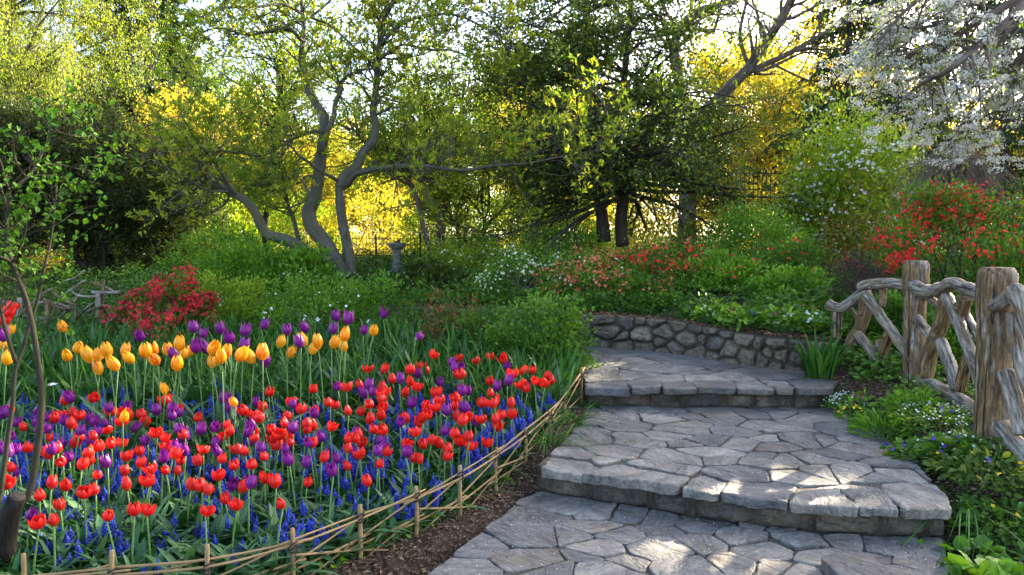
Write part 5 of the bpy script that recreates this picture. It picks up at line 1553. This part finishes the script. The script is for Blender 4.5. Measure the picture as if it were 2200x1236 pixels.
def magnolia():
    base = (X(735, 11), 11.0); t = tree_root("magnolia_tree", "old magnolia with smooth grey forked trunks, leaning limb and yellow green young leaves", *base)
    org = tuple(t.location)
    d = 11.0
    R = limb(z5([(985, 1230), (975, 1120), (955, 1000), (930, 880), (915, 760), (915, 640)]), 24, 19, d)
    Rf = limb(z5([(915, 660), (935, 600), (970, 560), (1020, 525), (1042, 470), (1065, 425), (1118, 370)]) + z2([(606, 590), (612, 530), (600, 470), (612, 400), (622, 260), (636, 150), (656, 50), (668, -60), (690, -200)]), 24, 9, d, d + .6, 44)
    Rr = limb(z6([(15, 520), (70, 450), (130, 420), (250, 395), (400, 385), (520, 378), (650, 395)]) + [(1000, 366), (1060, 356), (1130, 352), (1200, 338), (1290, 322)], 14, 3, d, d - 1.4, 36)
    Rl = limb(z5([(905, 620), (870, 595), (800, 560), (720, 500), (650, 450), (590, 385), (520, 350)]), 8, 4, d, d - .7, 22)
    L = limb(z5([(925, 1240), (900, 1160), (850, 1060), (790, 970), (735, 900), (715, 810), (750, 740), (772, 640), (785, 520), (800, 400), (812, 300), (818, 190)]), 38, 19, d - .1, d + .2, 40)
    Ll = limb(z5([(815, 200), (770, 140), (722, 60)]) + z2([(318, 380), (308, 330), (292, 250), (304, 130), (294, 0), (280, -140)]), 18, 7, d + .2, d + .8, 30)
    Lr = limb(z5([(785, 440), (830, 310), (872, 215), (885, 120), (930, 20)]) + z2([(445, 400), (465, 350), (520, 312), (585, 292)]), 13, 6, d, d + .1, 24)
    low = limb(z5([(840, 1130), (740, 1080), (650, 1030), (560, 980), (450, 950), (400, 860), (340, 760), (250, 700), (150, 650), (70, 615), (-30, 580), (-140, 520)]), 27, 10, d - .3, d - 1.0, 36)
    curl = limb(z5([(765, 600), (720, 580), (680, 600), (690, 640), (712, 680), (705, 735), (640, 765), (590, 790)]), 5, 4, d - .15, d - .3, 26)
    la = limb(z5([(810, 300), (700, 310), (560, 380), (430, 450), (300, 440), (150, 420), (20, 400)]), 8, 3, d, d - 1.4, 26)
    lb = limb(z2([(300, 180), (240, 120), (170, 130), (60, 150), (-60, 120), (-190, 160)]), 9, 3, d + .5, d - .5, 22)
    lc = limb(z2([(170, 130), (260, 100), (330, 75), (420, 0), (470, -60)]), 8, 4, d + .4, d + 1, 18)
    ld = limb(z2([(330, 75), (410, 105), (480, 165), (560, 240), (620, 290)]), 6, 4, d + .6, d + .2, 18)
    ra = limb(z2([(632, 250), (700, 205), (740, 192), (850, 214), (960, 222), (1100, 300)]), 8, 3, d + .3, d + .8, 22)
    rb = limb(z2([(636, 190), (720, 105), (820, 70), (960, 66), (1110, 140), (1180, 210)]), 9, 3, d + .3, d - .8, 24)
    rc = limb(z2([(655, 70), (700, 0), (800, -60), (950, -40), (1060, 40), (1120, 90)]), 8, 3, d + .3, d - 1.3, 24)
    le = limb(z2([(296, 60), (220, 20), (100, 30), (-60, 40), (-160, 90)]), 8, 3, d + .6, d - .8, 24)
    lf_ = limb(z5([(250, 700), (160, 560), (60, 420), (-30, 300), (-100, 180)]), 8, 3, d - .8, d - 1.6, 22)
    tr = MB()
    for l, s in ((R, 14), (Rf, 14), (L, 14), (low, 13), (Rr, 10), (Ll, 10), (Lr, 10), (Rl, 8), (curl, 7)): tubes(tr, l[0], l[1], s, rough=.085)
    tr.build("trunk", M["bark_grey"], t, origin=org)
    bm = MB()
    fine = [la, lb, lc, ld, ra, rb, rc, le, lf_]
    for l in fine: tubes(bm, l[0], l[1], 7, rough=.06)
    lm = MB()
    src = [Rf, Rr, Rl, Ll, Lr, low] + fine
    a = sprout(src, 330, [.55, .30, .35, .2, .5, .62] + [.12] * len(fine), (.35, .95), (30, 85), rf=.45, rmin=.007)
    pts, dd = grow(bm, *a, [dict(n=5, ang=(25, 65), lf=.6, up=.06, rmin=.004), dict(n=3, ang=(20, 60), lf=.55, up=.1, rmin=.003)], K=5, wobble=.22, up=.05, sides=(5, 4, 3))
    keep = rng.uniform(0, 1, len(pts)) < .93
    whorl(lm, pts[keep], dd[keep], 5, .085, .42, T_LEAF, .012, .55, .5, .45)
    bm.build("branches", M["bark_grey"], t, origin=org)
    lm.build("crown", M["leaf_magnolia"], t, smooth=False, origin=org)
magnolia()

def broad_tree(name, label, x, y, h, r, mat, bark, *, nmain=34, spread=2.5, t0=.25, per=16, leaf=.09, lw=.55, levels=((6, .55), (6, .5)), up=.05, droop=0.0, lean=(0, 0), group=None, tmpl=T_LEAF, ang=(45, 85), stems=1, shape="round", flat=.7, jit=.08, bend=.15, extra_limbs=(), fan=.12):
    t = tree_root(name, label, x, y, group)
    org = np.array(t.location)
    tr = MB(); lm = MB(); limbs = []
    for s in range(stems):
        o = rng.normal(0, .16 * (stems > 1), 3); o[2] = -.15
        K = 16; f = np.linspace(0, 1, K)
        fn = rng.normal(0, fan, 2) * (stems > 1)
        pts = np.stack([o[0] + (lean[0] + fn[0]) * h * f + bend * np.sin(f * 5 + s + x) * f, o[1] + (lean[1] + fn[1]) * h * f + bend * np.sin(f * 4 + 2 * s + y) * f, o[2] + (h * rng.uniform(.9, 1.0)) * f], 1)
        rad = r * rng.uniform(.75, 1.0) * (1 - .86 * f) + .01
        tubes(tr, pts, rad, 10, rough=.06); limbs.append((pts, rad))
    for l in extra_limbs:
        tubes(tr, l[0], l[1], 9, rough=.06); limbs.append(l)
    p0, d0, L, rr = sprout(limbs, nmain, t0, (.8, 1.2), ang, flat, rf=.5, rmin=.02)
    rel = np.clip((p0[:, 2]) / h, 0, 1)
    if shape == "cone": L = L * spread * (1.12 - rel) ** .85
    else: L = L * spread * np.sqrt(np.clip(1.06 - ((rel - .55) / .56) ** 2, .12, 1))
    pts, dd = grow(tr, p0, d0, L, rr, [dict(n=a, ang=(25, 65), lf=b, up=up - droop, rmin=.006, flat=flat) for a, b in levels], K=5, wobble=.16, up=up - droop * .5, sides=(6, 4, 3))
    whorl(lm, pts, dd, per, leaf, lw, tmpl, jit, .7, .1, .15 - droop)
    tr.build("trunk", M[bark], t)
    lm.build("crown", M[mat], t, smooth=False)
    return t

def conifer(name, label, x, y, h, r, spread, mat, *, group=None, whorls=26, per=6, t0=.12, droop=.25, leaf=.11, dens=22, lw=.34, tip=.12):
    t = tree_root(name, label, x, y, group)
    tr = MB(); lm = MB()
    f = np.linspace(0, 1, 14)
    pts = np.stack([.05 * np.sin(4 * f + x), .05 * np.cos(3 * f + y), -.15 + h * f], 1)
    tubes(tr, pts, r * (1 - .92 * f) + .008, 9, rough=.06)
    n = whorls * per
    ft = np.repeat(np.linspace(t0, .985, whorls), per) + rng.normal(0, .01, n)
    a = rng.uniform(0, 6.28, n)
    p0 = np.stack([np.zeros(n), np.zeros(n), h * ft], 1)
    d0 = np.stack([np.cos(a), np.sin(a), rng.normal(.02, .14, n)], 1)
    L = spread * ((1.04 - ft) ** .8 + tip * .2) * rng.uniform(.65, 1.1, n)
    pts, dd = grow(tr, p0, d0, L, .012 + .02 * (1 - ft), [dict(n=9, ang=(35, 65), lf=.42, up=-droop * .5, rmin=.004, flat=.25, t0=.15)], K=6, wobble=.07, up=-droop * .35, sides=(5, 3))
    q, d = sites(pts, dens, .02, .03)
    ax = d * .8 + rng.normal(0, .5, q.shape) + np.array([0, 0, -.35 - droop])
    l = leaf * rng.uniform(.6, 1.3, len(q))
    leaves(lm, q, ax, l, l * lw, T_LEAF, np.clip(np.repeat(rng.normal(.5, .2, len(pts)), dens) + rng.normal(0, .15, len(q)), 0, 1))
    tr.build("trunk", M["bark_dark"], t)
    lm.build("crown", M[mat], t, smooth=False)
    return t

def weeping_birch():
    x, y = X(10, 21), 21.0
    t = tree_root("weeping_birch", "sunlit weeping birch with long hanging yellow green strands at the top left", x, y)
    tr = MB(); lm = MB()
    h = 12.5; f = np.linspace(0, 1, 16)
    pts = np.stack([.3 * np.sin(f * 3), .2 * f, -.2 + h * f], 1)
    tubes(tr, pts, .22 * (1 - .85 * f) + .01, 10, rough=.05)
    p0, d0, L, rr = sprout([(pts, .22 * (1 - .85 * f))], 80, .26, (1.6, 3.6), (35, 75), .8, .5, .025)
    pp, dd = grow(tr, p0, d0, L, rr, [dict(n=7, ang=(20, 60), lf=.4, up=-.1, rmin=.008)], K=6, wobble=.12, up=-.06, sides=(6, 4))
    n = len(pp) * 6
    k = np.repeat(np.arange(len(pp)), 6)
    s0 = pp[k, rng.integers(1, 6, n)]
    q, d = grow(tr, s0, np.stack([rng.normal(0, .3, n), rng.normal(0, .3, n), np.full(n, -1.0)], 1), rng.uniform(.7, 2.2, n), np.full(n, .005), [], K=6, wobble=.06, up=-.25, sides=(3,))
    whorl(lm, q, d, 26, .085, .6, T_LEAF, .05, .7, 0, -.4)
    tr.build("trunk", M["bark_grey"], t)
    lm.build("crown", M["leaf_birch"], t, smooth=False)
weeping_birch()

def pear_tree():
    d = 8.6
    t = tree_root("blossom_tree", "white blossoming pear tree reaching in from the top right corner", 7.9, 9.8)
    org = tuple(t.location)
    tr = MB(); lm = MB(); fl = MB()
    f = np.linspace(0, 1, 14)[:, None]
    z0 = t.location[2]
    trunk = np.array([7.9, 9.8, z0 - .1]) * (1 - f) + np.array([6.9, 9.2, z0 + 4.2]) * f
    tubes(tr, trunk, np.linspace(.20, .10, 14), 12, rough=.08)
    tip = trunk[-1]
    limbs = []
    for ends in ([(2150, -160), (2030, -80), (1930, -30), (1850, -10)], [(2160, -60), (2060, 30), (1980, 60), (1900, 50)], [(2190, 20), (2110, 90), (2040, 150), (1980, 180), (1930, 220)],
                 [(2230, 60), (2190, 130), (2130, 190), (2090, 220), (2050, 260)], [(2280, 80), (2240, 160), (2190, 220), (2150, 290)], [(2100, -260), (1900, -200), (1700, -140)], [(2210, -20), (2130, 30), (2060, 70), (1990, 100), (1930, 120)],
                 [(2250, 20), (2180, 60), (2120, 130), (2080, 200), (2030, 240)], [(2200, -120), (2080, -60), (1960, 10), (1880, 100)]):
        dd = d + rng.uniform(-1.0, 1.0)
        pts = np.vstack([tip, [P(x, y, dd + .25 * i * rng.uniform(-1, 1)) for i, (x, y) in enumerate(ends)]])
        s = smooth_line(pts, 20); limbs.append((s, np.linspace(.055, .008, 20)))
        tubes(tr, s, np.linspace(.055, .008, 20), 7, rough=.06)
    a = sprout(limbs, 230, .22, (.3, .85), (25, 75), .9, .5, .005)
    pts, d_ = grow(tr, *a, [dict(n=4, ang=(20, 55), lf=.55, up=-.08, rmin=.0028)], K=6, wobble=.13, up=-.10, sides=(5, 3))
    q, _ = sites(pts, 2, .2, .01)
    q = q[(rng.uniform(0, 1, len(q)) < .36)]
    k = np.repeat(np.arange(len(q)), 46)
    o = norm(rng.normal(0, 1, (len(k), 3)) + np.array([0, 0, .35]))
    R = rng.uniform(.05, .095, len(q))[k]
    p = q[k] + o * (R * rng.uniform(.45, 1.1, len(k)))[:, None] * np.array([1.3, 1.3, .6])
    blossoms(fl, p, o, .024 * rng.uniform(.8, 1.2, len(k)), 5, .85)
    whorl(lm, pts, d_, 3, .05, .5, T_LEAF, .02, .7, .2, .3)
    tr.build("trunk", M["bark_brown"], t, origin=org)
    lm.build("leaves", M["leaf_lime"], t, smooth=False, origin=org)
    fl.build("blossoms", M["petal_pear"], t, smooth=False, origin=org)
pear_tree()

def trees():
    # the dark holly with two trunks, right of the middle
    xh = X(1320, 12.7)
    h1 = limb([(1298, 520), (1294, 470), (1285, 390), (1272, 250), (1265, 120), (1258, 0), (1250, -150)], 31, 12, 12.7, 12.9)
    h2 = limb([(1338, 530), (1334, 470), (1345, 390), (1350, 330), (1338, 240), (1345, 120), (1360, -40)], 30, 10, 12.6, 12.5)
    t = tree_root("holly_tree", "dense dark holly with two upright trunks beyond the coral azalea", xh, 12.7)
    org = tuple(t.location)
    tr = MB(); lm = MB()
    for l in (h1, h2): tubes(tr, l[0], l[1], 11, rough=.06)
    tr_l = [h1, h2]
    p0, d0, L, rr = sprout(tr_l, 175, .25, (1.0, 2.3), (60, 105), .35, .45, .012)
    L = L * np.clip(1.25 - .12 * (p0[:, 2] - 2.0), .6, 1.1)
    d0 = d0 + np.array([.18, 0, 0])
    pts, dd = grow(tr, p0, d0, L, rr, [dict(n=7, ang=(25, 65), lf=.45, up=-.04, rmin=.004, flat=.5), dict(n=4, ang=(25, 60), lf=.55, rmin=.003)], K=5, wobble=.14, up=-.05, sides=(5, 4, 3))
    whorl(lm, pts, dd, 13, .068, .55, T_OVAL, .06, .7, .1, .2)
    tr.build("trunk", M["bark_dark"], t, origin=org)
    lm.build("crown", M["leaf_holly"], t, smooth=False, origin=org)
    # dark yew at the left
    broad_tree("yew_tree", "dark many stemmed yew behind the brown log fence", X(215, 13.5), 13.5, 2.3, .045, "leaf_dark", "bark_dark", nmain=190, spread=1.15, t0=.16, per=13, leaf=.075, lw=.4, stems=16, levels=((6, .5), (4, .5)), ang=(25, 80), jit=.06, fan=.26)
    broad_tree("yew_tree", "second dark yew at the far left edge", X(-20, 13.4), 13.4, 2.2, .045, "leaf_dark", "bark_dark", nmain=130, spread=1.1, t0=.16, per=13, leaf=.075, lw=.4, stems=10, levels=((6, .5), (4, .5)), ang=(25, 80), jit=.06, fan=.22)
    broad_tree("yew_tree", "smaller dark yew nearest the leaning magnolia limb", X(335, 14.0), 14.0, 1.9, .04, "leaf_dark", "bark_dark", nmain=110, spread=1.0, t0=.16, per=13, leaf=.075, lw=.4, stems=9, levels=((6, .5), (4, .5)), ang=(25, 80), jit=.06, fan=.2)
    conifer("pine_tree", "tall dark blue green pine behind the weeping birch", X(330, 27), 27, 13.5, .25, 3.4, "leaf_hemlock", whorls=26, per=7, dens=26, leaf=.22, lw=.3, droop=.05)
    # hemlocks to the right
    for i, (px, d, h, sp, lab) in enumerate([(1815, 16.5, 8.2, 2.4, "tall hemlock with drooping dark sprays behind the white blossom bush"), (1920, 17.5, 7.6, 2.3, "hemlock standing just right of the tallest hemlock"), (2010, 18.5, 9.0, 2.6, "hemlock partly veiled by the pear blossom"), (2150, 16.5, 7.0, 2.2, "dark hemlock near the right edge under the pear blossom")]):
        conifer("hemlock_tree", lab, X(px, d), d, h, .13, sp, "leaf_hemlock", group="hemlocks on the right", whorls=18, per=6, dens=13, leaf=.13)
    # thin light trees in the middle distance
    fork = [limb(z6([(1050, 1010), (975, 960), (972, 860), (985, 780)]), 10, 9, 14.0), limb(z6([(985, 780), (960, 720), (900, 640), (860, 600)]), 6, 3, 14.0), limb(z6([(985, 790), (1060, 730), (1140, 640), (1200, 600)]), 6, 3, 14.0), limb(z6([(978, 760), (960, 660), (965, 520), (980, 300)]), 5, 3, 14.0), limb(z6([(980, 760), (1010, 650), (1010, 480), (1030, 250)]), 5, 3, 14.0)]
    arch = [limb(z6([(620, 1030), (600, 960), (560, 840), (530, 680), (480, 540), (400, 410), (330, 340), (200, 260), (110, 180), (100, 120)]), 14, 7, 13.5, 14.0, 30), limb(z6([(250, 290), (210, 315), (215, 290), (260, 255), (300, 270), (300, 220)]), 4, 3, 13.9, 13.8)]
    pair = [limb(z6([(650, 1020), (655, 900), (660, 760), (640, 560), (620, 400), (590, 150), (560, -100)]), 14, 8, 14.2, 14.5, 26), limb(z6([(670, 1000), (690, 760), (710, 560), (740, 380), (800, 100), (840, -200)]), 13, 6, 14.2, 14.6, 26)]
    small = [limb(z6([(815, 1000), (805, 870), (770, 780), (720, 690), (690, 600)]), 10, 4, 15.0), limb(z6([(830, 920), (850, 820), (800, 800), (840, 740), (870, 660)]), 8, 3, 15.0)]
    dark = [limb(z5([(440, 1080), (440, 890), (460, 750), (480, 600), (490, 400), (505, 200), (540, 40), (560, -200)]), 13, 8, 13.6, 14, 28)]
    stub = [limb(z5([(665, 1060), (650, 980), (630, 900), (600, 800), (555, 700), (500, 620)]), 12, 5, 13.0)]
    for name, lab, limbs, mat, bark, n, L, lo in (
            ("maple_tree", "small dark trunked tree forking into a wide Y by the wire fence", fork, "leaf_lime", "bark_dark", 60, (.4, 1.0), .15),
            ("arching_tree", "slim dark tree arching left over the stone sundial", arch, "leaf_lime", "bark_brown", 70, (.5, 1.1), .45),
            ("cherry_tree", "pair of straight slim trunks right of the arching tree", pair, "leaf_lime", "bark_brown", 130, (.6, 1.4), .45),
            ("maple_tree", "little crooked two stemmed tree between the slim trunks and the Y fork", small, "leaf_lime", "bark_brown", 50, (.4, .9), .4),
            ("cherry_tree", "dark thin trunk rising through the magnolia crown", dark, "leaf_lime", "bark_dark", 110, (.6, 1.5), .3),
            ("maple_tree", "leaning thin trunk left of the magnolia's curved trunk", stub, "leaf_lime", "bark_grey", 40, (.4, .9), .5)):
        b = limbs[0][0][0]
        t = tree_root(name, lab, float(b[0]), float(b[1])); org = tuple(t.location)
        limbs[0][0][0][2] = float(H(b[0], b[1])) - .1
        tr = MB(); lm = MB()
        for l in limbs: tubes(tr, l[0], l[1], 9, rough=.06)
        a = sprout(limbs, n, lo, L, (30, 80), .8, .5, .006)
        pts, dd = grow(tr, *a, [dict(n=5, ang=(25, 60), lf=.55, rmin=.004), dict(n=3, ang=(20, 60), lf=.55, rmin=.003)], K=5, wobble=.18, up=.04, sides=(5, 4, 3))
        whorl(lm, pts, dd, 8, .06, .6, T_LEAF, .04, .7, .1, .1)
        tr.build("trunk", M[bark], t, origin=org); lm.build("crown", M[mat], t, smooth=False, origin=org)
    # the big spreading tree behind the holly
    b0 = limb([(1475, 560), (1478, 400), (1490, 300), (1530, 225)], 40, 30, 17, 17)
    big = [b0, limb([(1530, 228), (1575, 180), (1605, 150), (1650, 85), (1690, 20), (1730, -70), (1760, -200)], 26, 14, 17, 16.5, 26), limb([(1590, 168), (1640, 140), (1690, 118), (1760, 78), (1840, 35), (1900, -20)], 14, 6, 17, 16, 24),
           limb([(1490, 300), (1460, 180), (1450, 90), (1490, 30), (1560, 5), (1640, -40)], 26, 10, 17, 16, 26), limb([(1500, 60), (1530, 70), (1545, 30), (1560, -20)], 8, 5, 16.5), limb([(1610, 148), (1590, 80), (1600, 20), (1620, -60)], 10, 5, 17, 17.5)]
    t = tree_root("spreading_tree", "big spreading tree with bare curving limbs against the bright sky", float(b0[0][0][0]), 17.0); org = tuple(t.location)
    tr = MB(); lm = MB()
    b0[0][0][2] = org[2] - .1
    for l in big: tubes(tr, l[0], l[1], 11, rough=.05)
    a = sprout(big[1:], 80, .25, (.7, 1.8), (30, 75), .8, .5, .01)
    pts, dd = grow(tr, *a, [dict(n=5, ang=(25, 60), lf=.55, rmin=.005), dict(n=4, ang=(20, 60), lf=.55, rmin=.004)], K=5, wobble=.18, up=.02, sides=(5, 4, 3))
    whorl(lm, pts[::2], dd[::2], 2, .06, .6, T_LEAF, .04, .7, .3, 0)
    tr.build("trunk", M["bark_brown"], t, origin=org); lm.build("crown", M["leaf_gold"], t, smooth=False, origin=org)
    # sunny trees farther back: three built, the rest copied and turned
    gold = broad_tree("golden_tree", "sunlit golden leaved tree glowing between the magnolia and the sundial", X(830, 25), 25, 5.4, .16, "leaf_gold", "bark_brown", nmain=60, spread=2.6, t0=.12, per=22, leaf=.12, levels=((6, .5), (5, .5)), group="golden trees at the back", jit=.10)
    lime = broad_tree("green_tree", "tall pale green tree filling the gap above the wire fence", X(1130, 42), 42, 9.5, .22, "leaf_lime", "bark_brown", nmain=70, spread=3.2, t0=.15, per=20, leaf=.15, levels=((6, .5), (5, .5)), group="pale green trees at the back", jit=.12)
    deep = broad_tree("dark_tree", "tall dark leaved tree beyond the right edge", X(2620, 29), 29, 10.5, .24, "leaf_mid", "bark_dark", nmain=70, spread=3.0, t0=.15, per=20, leaf=.14, levels=((6, .5), (5, .5)), group="dark trees at the back", jit=.12)
    def again(src, px, d, s, lab, sz=1.0):
        c = copy_tree(src); x = X(px, d)
        c.location = (x, d, float(H(x, d))); c.rotation_euler = (0, 0, random.uniform(0, 6.28)); c.scale = (s, s, s * sz); c["label"] = lab
    for px, d, k, lab in ((2600, 13.5, .52, "dark tree added out of view on the right to shade the path"), (2750, 17, .8, "dark tree added farther off right, out of view, to shade the path"), (2500, 20, .85, "third dark tree added out of view at the right for shade")):
        again(deep, px, d, k, lab)  # unseen trees added on the right to keep the sun off the foreground
    again(gold, 1640, 23, 1.05, "sunlit golden tree glowing behind the bare spreading limbs")
    again(gold, 480, 24, .8, "sunlit yellow tree low behind the leaning magnolia limb")
    again(gold, 1180, 27, .9, "sunlit yellow tree behind the wire fence left of the holly")
    again(gold, 640, 27, .66, "sunlit yellow tree seen low through the magnolia trunks")
    gold.scale = (.75, .75, .62)
    again(gold, 280, 22, .6, "sunlit yellow tree behind the dark yew stems")
    again(gold, 1760, 27, .95, "golden tree shining between the hemlocks and the spreading limbs", 1.1)
    again(gold, 1990, 27, .75, "golden tree glowing through the gaps of the hemlocks")
    again(gold, 40, 25, 1.0, "sunlit yellow tree low behind the far left yew")
    again(gold, 2180, 24, .75, "golden tree showing at the right edge below the pear blossom")
    again(lime, 430, 42, 1.05, "pale green tree rising behind the left half of the magnolia")
    again(lime, -150, 30, 1.1, "pale green tree at the far left behind the birch")
    again(deep, 250, 40, .9, "dark tree far behind the pine")
    for k in range(14):
        px = -250 + k * 200 + random.uniform(-50, 50)
        again(gold, px, random.uniform(38, 50), random.uniform(.9, 1.15), "golden tree in the farthest row of the wood")
    # sunlit bushes in front of the far trees
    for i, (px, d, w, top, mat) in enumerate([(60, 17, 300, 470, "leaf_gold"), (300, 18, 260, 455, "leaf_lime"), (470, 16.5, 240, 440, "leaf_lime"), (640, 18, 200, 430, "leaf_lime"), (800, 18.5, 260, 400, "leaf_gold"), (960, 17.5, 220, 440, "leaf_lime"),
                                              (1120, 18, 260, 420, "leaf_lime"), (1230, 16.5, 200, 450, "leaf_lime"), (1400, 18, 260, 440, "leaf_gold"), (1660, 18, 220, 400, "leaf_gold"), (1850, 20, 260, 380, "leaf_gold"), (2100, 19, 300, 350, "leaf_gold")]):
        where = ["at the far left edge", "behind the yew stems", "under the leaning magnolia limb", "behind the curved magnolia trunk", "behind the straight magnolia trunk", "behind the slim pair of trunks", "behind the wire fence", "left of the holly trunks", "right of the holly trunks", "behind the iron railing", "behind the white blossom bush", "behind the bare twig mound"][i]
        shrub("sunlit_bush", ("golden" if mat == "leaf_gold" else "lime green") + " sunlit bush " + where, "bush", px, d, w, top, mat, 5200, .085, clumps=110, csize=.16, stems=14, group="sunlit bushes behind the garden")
trees()

# ------------------------------------------------------------------ small built things at the back
def back_things():
    # sundial pedestal
    d = 12.0; x = X(853, d); z = float(H(x, d)) - .02
    top = P(853, 522, d)[2] - z
    t = thing("sundial_pedestal", "weathered stone sundial pedestal among shrubs right of the magnolia", "sundial", (x, d, z))
    a = MB(); lathe(a, [(.001, 0), (.17, 0), (.17, .07), (.12, .09), (.105, .13), (.001, .13)], 8); a.build("base", M["urn"], t, smooth=False)
    a = MB(); lathe(a, [(.088, .13), (.075, .2), (.062, top * .6), (.07, top - .13), (.09, top - .10)], 8); a.build("shaft", M["urn"], t, smooth=False)
    a = MB(); lathe(a, [(.09, top - .10), (.12, top - .08), (.14, top - .05), (.155, top - .04), (.155, top - .005), (.14, top), (.001, top)], 8); a.build("table", M["urn"], t, smooth=False)
    a = MB(); a.add([(-.05, 0, top), (.06, 0, top), (.06, 0, top + .07), (-.05, .008, top), (.06, .008, top), (.06, .008, top + .07)], [(0, 1, 2), (5, 4, 3)]); a.build("gnomon", M["iron"], t, smooth=False)
    # wire fence
    d = 13.2
    px = [700, 808, 903, 945, 1040, 1143, 1240]
    org = (X(950, d), d, float(H(X(950, d), d)))
    t = thing("wire_fence", "thin black wire fence on iron posts behind the sundial", "fence", org)
    for p in px:
        x = X(p, d); z = float(H(x, d))
        a = MB(); tubes(a, np.array([(x, d, z - .1), (x, d, z + .5), (x, d, P(p, 503, d)[2])]), np.full(3, .018), 6); a.build("post", M["iron"], t, origin=org)
    a = MB()
    xs = np.linspace(X(700, d), X(1240, d), 60)
    for zz in np.linspace(.12, .62, 6):
        tubes(a, np.stack([xs, np.full(60, d), H(xs, np.full(60, d), False) + zz], 1), np.full(60, .0035), 4)
    for xx in np.linspace(xs[0], xs[-1], 75):
        z = float(H(xx, d, False)); tubes(a, np.array([(xx, d + .005, z), (xx, d + .005, z + .62)]), np.full(2, .003), 4)
    a.build("wire_mesh", M["iron"], t, origin=org)
    # iron railing by the spreading tree
    d = 17.5
    org = (X(1690, d), d, float(H(X(1690, d), d)))
    t = thing("iron_railing", "dark iron railing in front of the golden tree left of the hemlocks", "railing", org)
    zt, zb = P(1690, 362, d)[2], P(1690, 470, d)[2]
    xs = np.linspace(X(1560, d), X(1790, d), 26)
    for xx in xs:
        a = MB(); tubes(a, np.array([(xx, d, zb - 1.0), (xx, d, zt - .04), (xx, d, zt)]), np.array([.012, .012, .003]), 5); a.build("bar", M["iron"], t, origin=org)
    for zz in (zt - .12, zb - .1):
        a = MB(); tubes(a, np.array([(xs[0], d + .012, zz), (xs[-1], d + .012, zz)]), np.full(2, .016), 5); a.build("rail", M["iron"], t, origin=org)
    # rustic branch fence on the left
    org = (X(180, 8.5), 8.5, float(H(X(180, 8.5), 8.5)))
    t = thing("branch_fence", "brown rustic fence of crossed branches and log posts at the left", "fence", org)
    def pole(name, l, w, d=8.5, rough=.1):
        s = limb(l, w, w * .85, d + rng.uniform(-.10, .10), None, 12)
        m = MB(); tubes(m, s[0], s[1], 9, rough=rough); m.build(name, M["log"], t, origin=org)
    for l, w in (([(212, 628), (212, 760)], 13), ([(222, 600), (220, 740)], 7), ([(158, 640), (157, 730)], 9), ([(104, 645), (98, 740)], 12), ([(42, 640), (40, 740)], 11)):
        pole("post", l, w)
    for l, w in ((z3([(370, 1050), (430, 1080), (530, 1080)]), 6), (z3([(480, 1003), (560, 1035), (640, 1075)]), 6), (z3([(230, 1095), (300, 1140), (380, 1150)]), 7), (z3([(330, 1080), (400, 1030), (455, 995)]), 6), (z3([(460, 1165), (550, 1130), (650, 1150)]), 7),
                 (z3([(490, 1060), (560, 1062), (640, 1060)]), 9), (z3([(280, 1060), (340, 1100), (420, 1130)]), 6), (z3([(540, 1230), (590, 1180), (650, 1140)]), 5), (z3([(520, 1180), (580, 1220), (640, 1260)]), 5), (z3([(340, 1000), (400, 980), (450, 940)]), 4),
                 ([(-20, 640), (40, 655), (110, 650), (160, 665)], 8), ([(-20, 690), (60, 680), (150, 700)], 8), ([(20, 700), (70, 650), (110, 620)], 6), ([(150, 700), (190, 660), (230, 640)], 6), ([(110, 700), (150, 660), (180, 620)], 6), ([(215, 655), (250, 690), (290, 700)], 6), ([(225, 700), (260, 670), (290, 640)], 5)):
        pole("branch_rail", l, w)
back_things()

# ------------------------------------------------------------------ gaps cut in leaves along sun rays to place sun patches on the path
def open_gaps(spots):
    import bmesh
    bpy.context.view_layer.update()
    sd = np.array(sdir)
    pts = [(np.array((*G(px, py, z), z)), r) for px, py, z, r in spots]
    for o in list(SC.objects):
        if o.type != 'MESH' or o.name.split(".")[0] not in ("crown", "blossoms", "leaves", "foliage", "branches", "twigs", "trunk", "stems"): continue
        mw = np.array(o.matrix_world)
        bb = np.array([mw[:3, :3] @ np.array(c) + mw[:3, 3] for c in o.bound_box])
        c = bb.mean(0); R = np.linalg.norm(bb - c, axis=1).max()
        near = [(p, r) for p, r in pts if np.linalg.norm((c - p) - sd * np.dot(c - p, sd)) < R + r and np.dot(c - p, sd) > -R]
        if not near: continue
        me = o.data
        n = len(me.vertices); V = np.empty(n * 3, np.float32); me.vertices.foreach_get("co", V)
        V = V.reshape(-1, 3) @ mw[:3, :3].T + mw[:3, 3]
        bad = np.zeros(n, bool)
        for p, r in near:
            q = V - p; t = q @ sd
            bad |= (np.linalg.norm(q - t[:, None] * sd, axis=1) < r) & (t > .4)
        if not bad.any(): continue
        if o.name.split(".")[0] in ("trunk", "stems") and bad.mean() > .08: continue
        if me.users > 1:
            me = me.copy(); o.data = me
        bm = bmesh.new(); bm.from_mesh(me); bm.verts.ensure_lookup_table()
        bmesh.ops.delete(bm, geom=[bm.verts[i] for i in np.nonzero(bad)[0]], context='VERTS')
        bm.to_mesh(me); bm.free()
open_gaps([(1500, 1150, 0, .16), (1715, 1062, .17, .15), (1640, 1028, .17, .09), (1590, 1195, 0, .10), (1300, 785, .34, .10), (1690, 1150, 0, .08)])
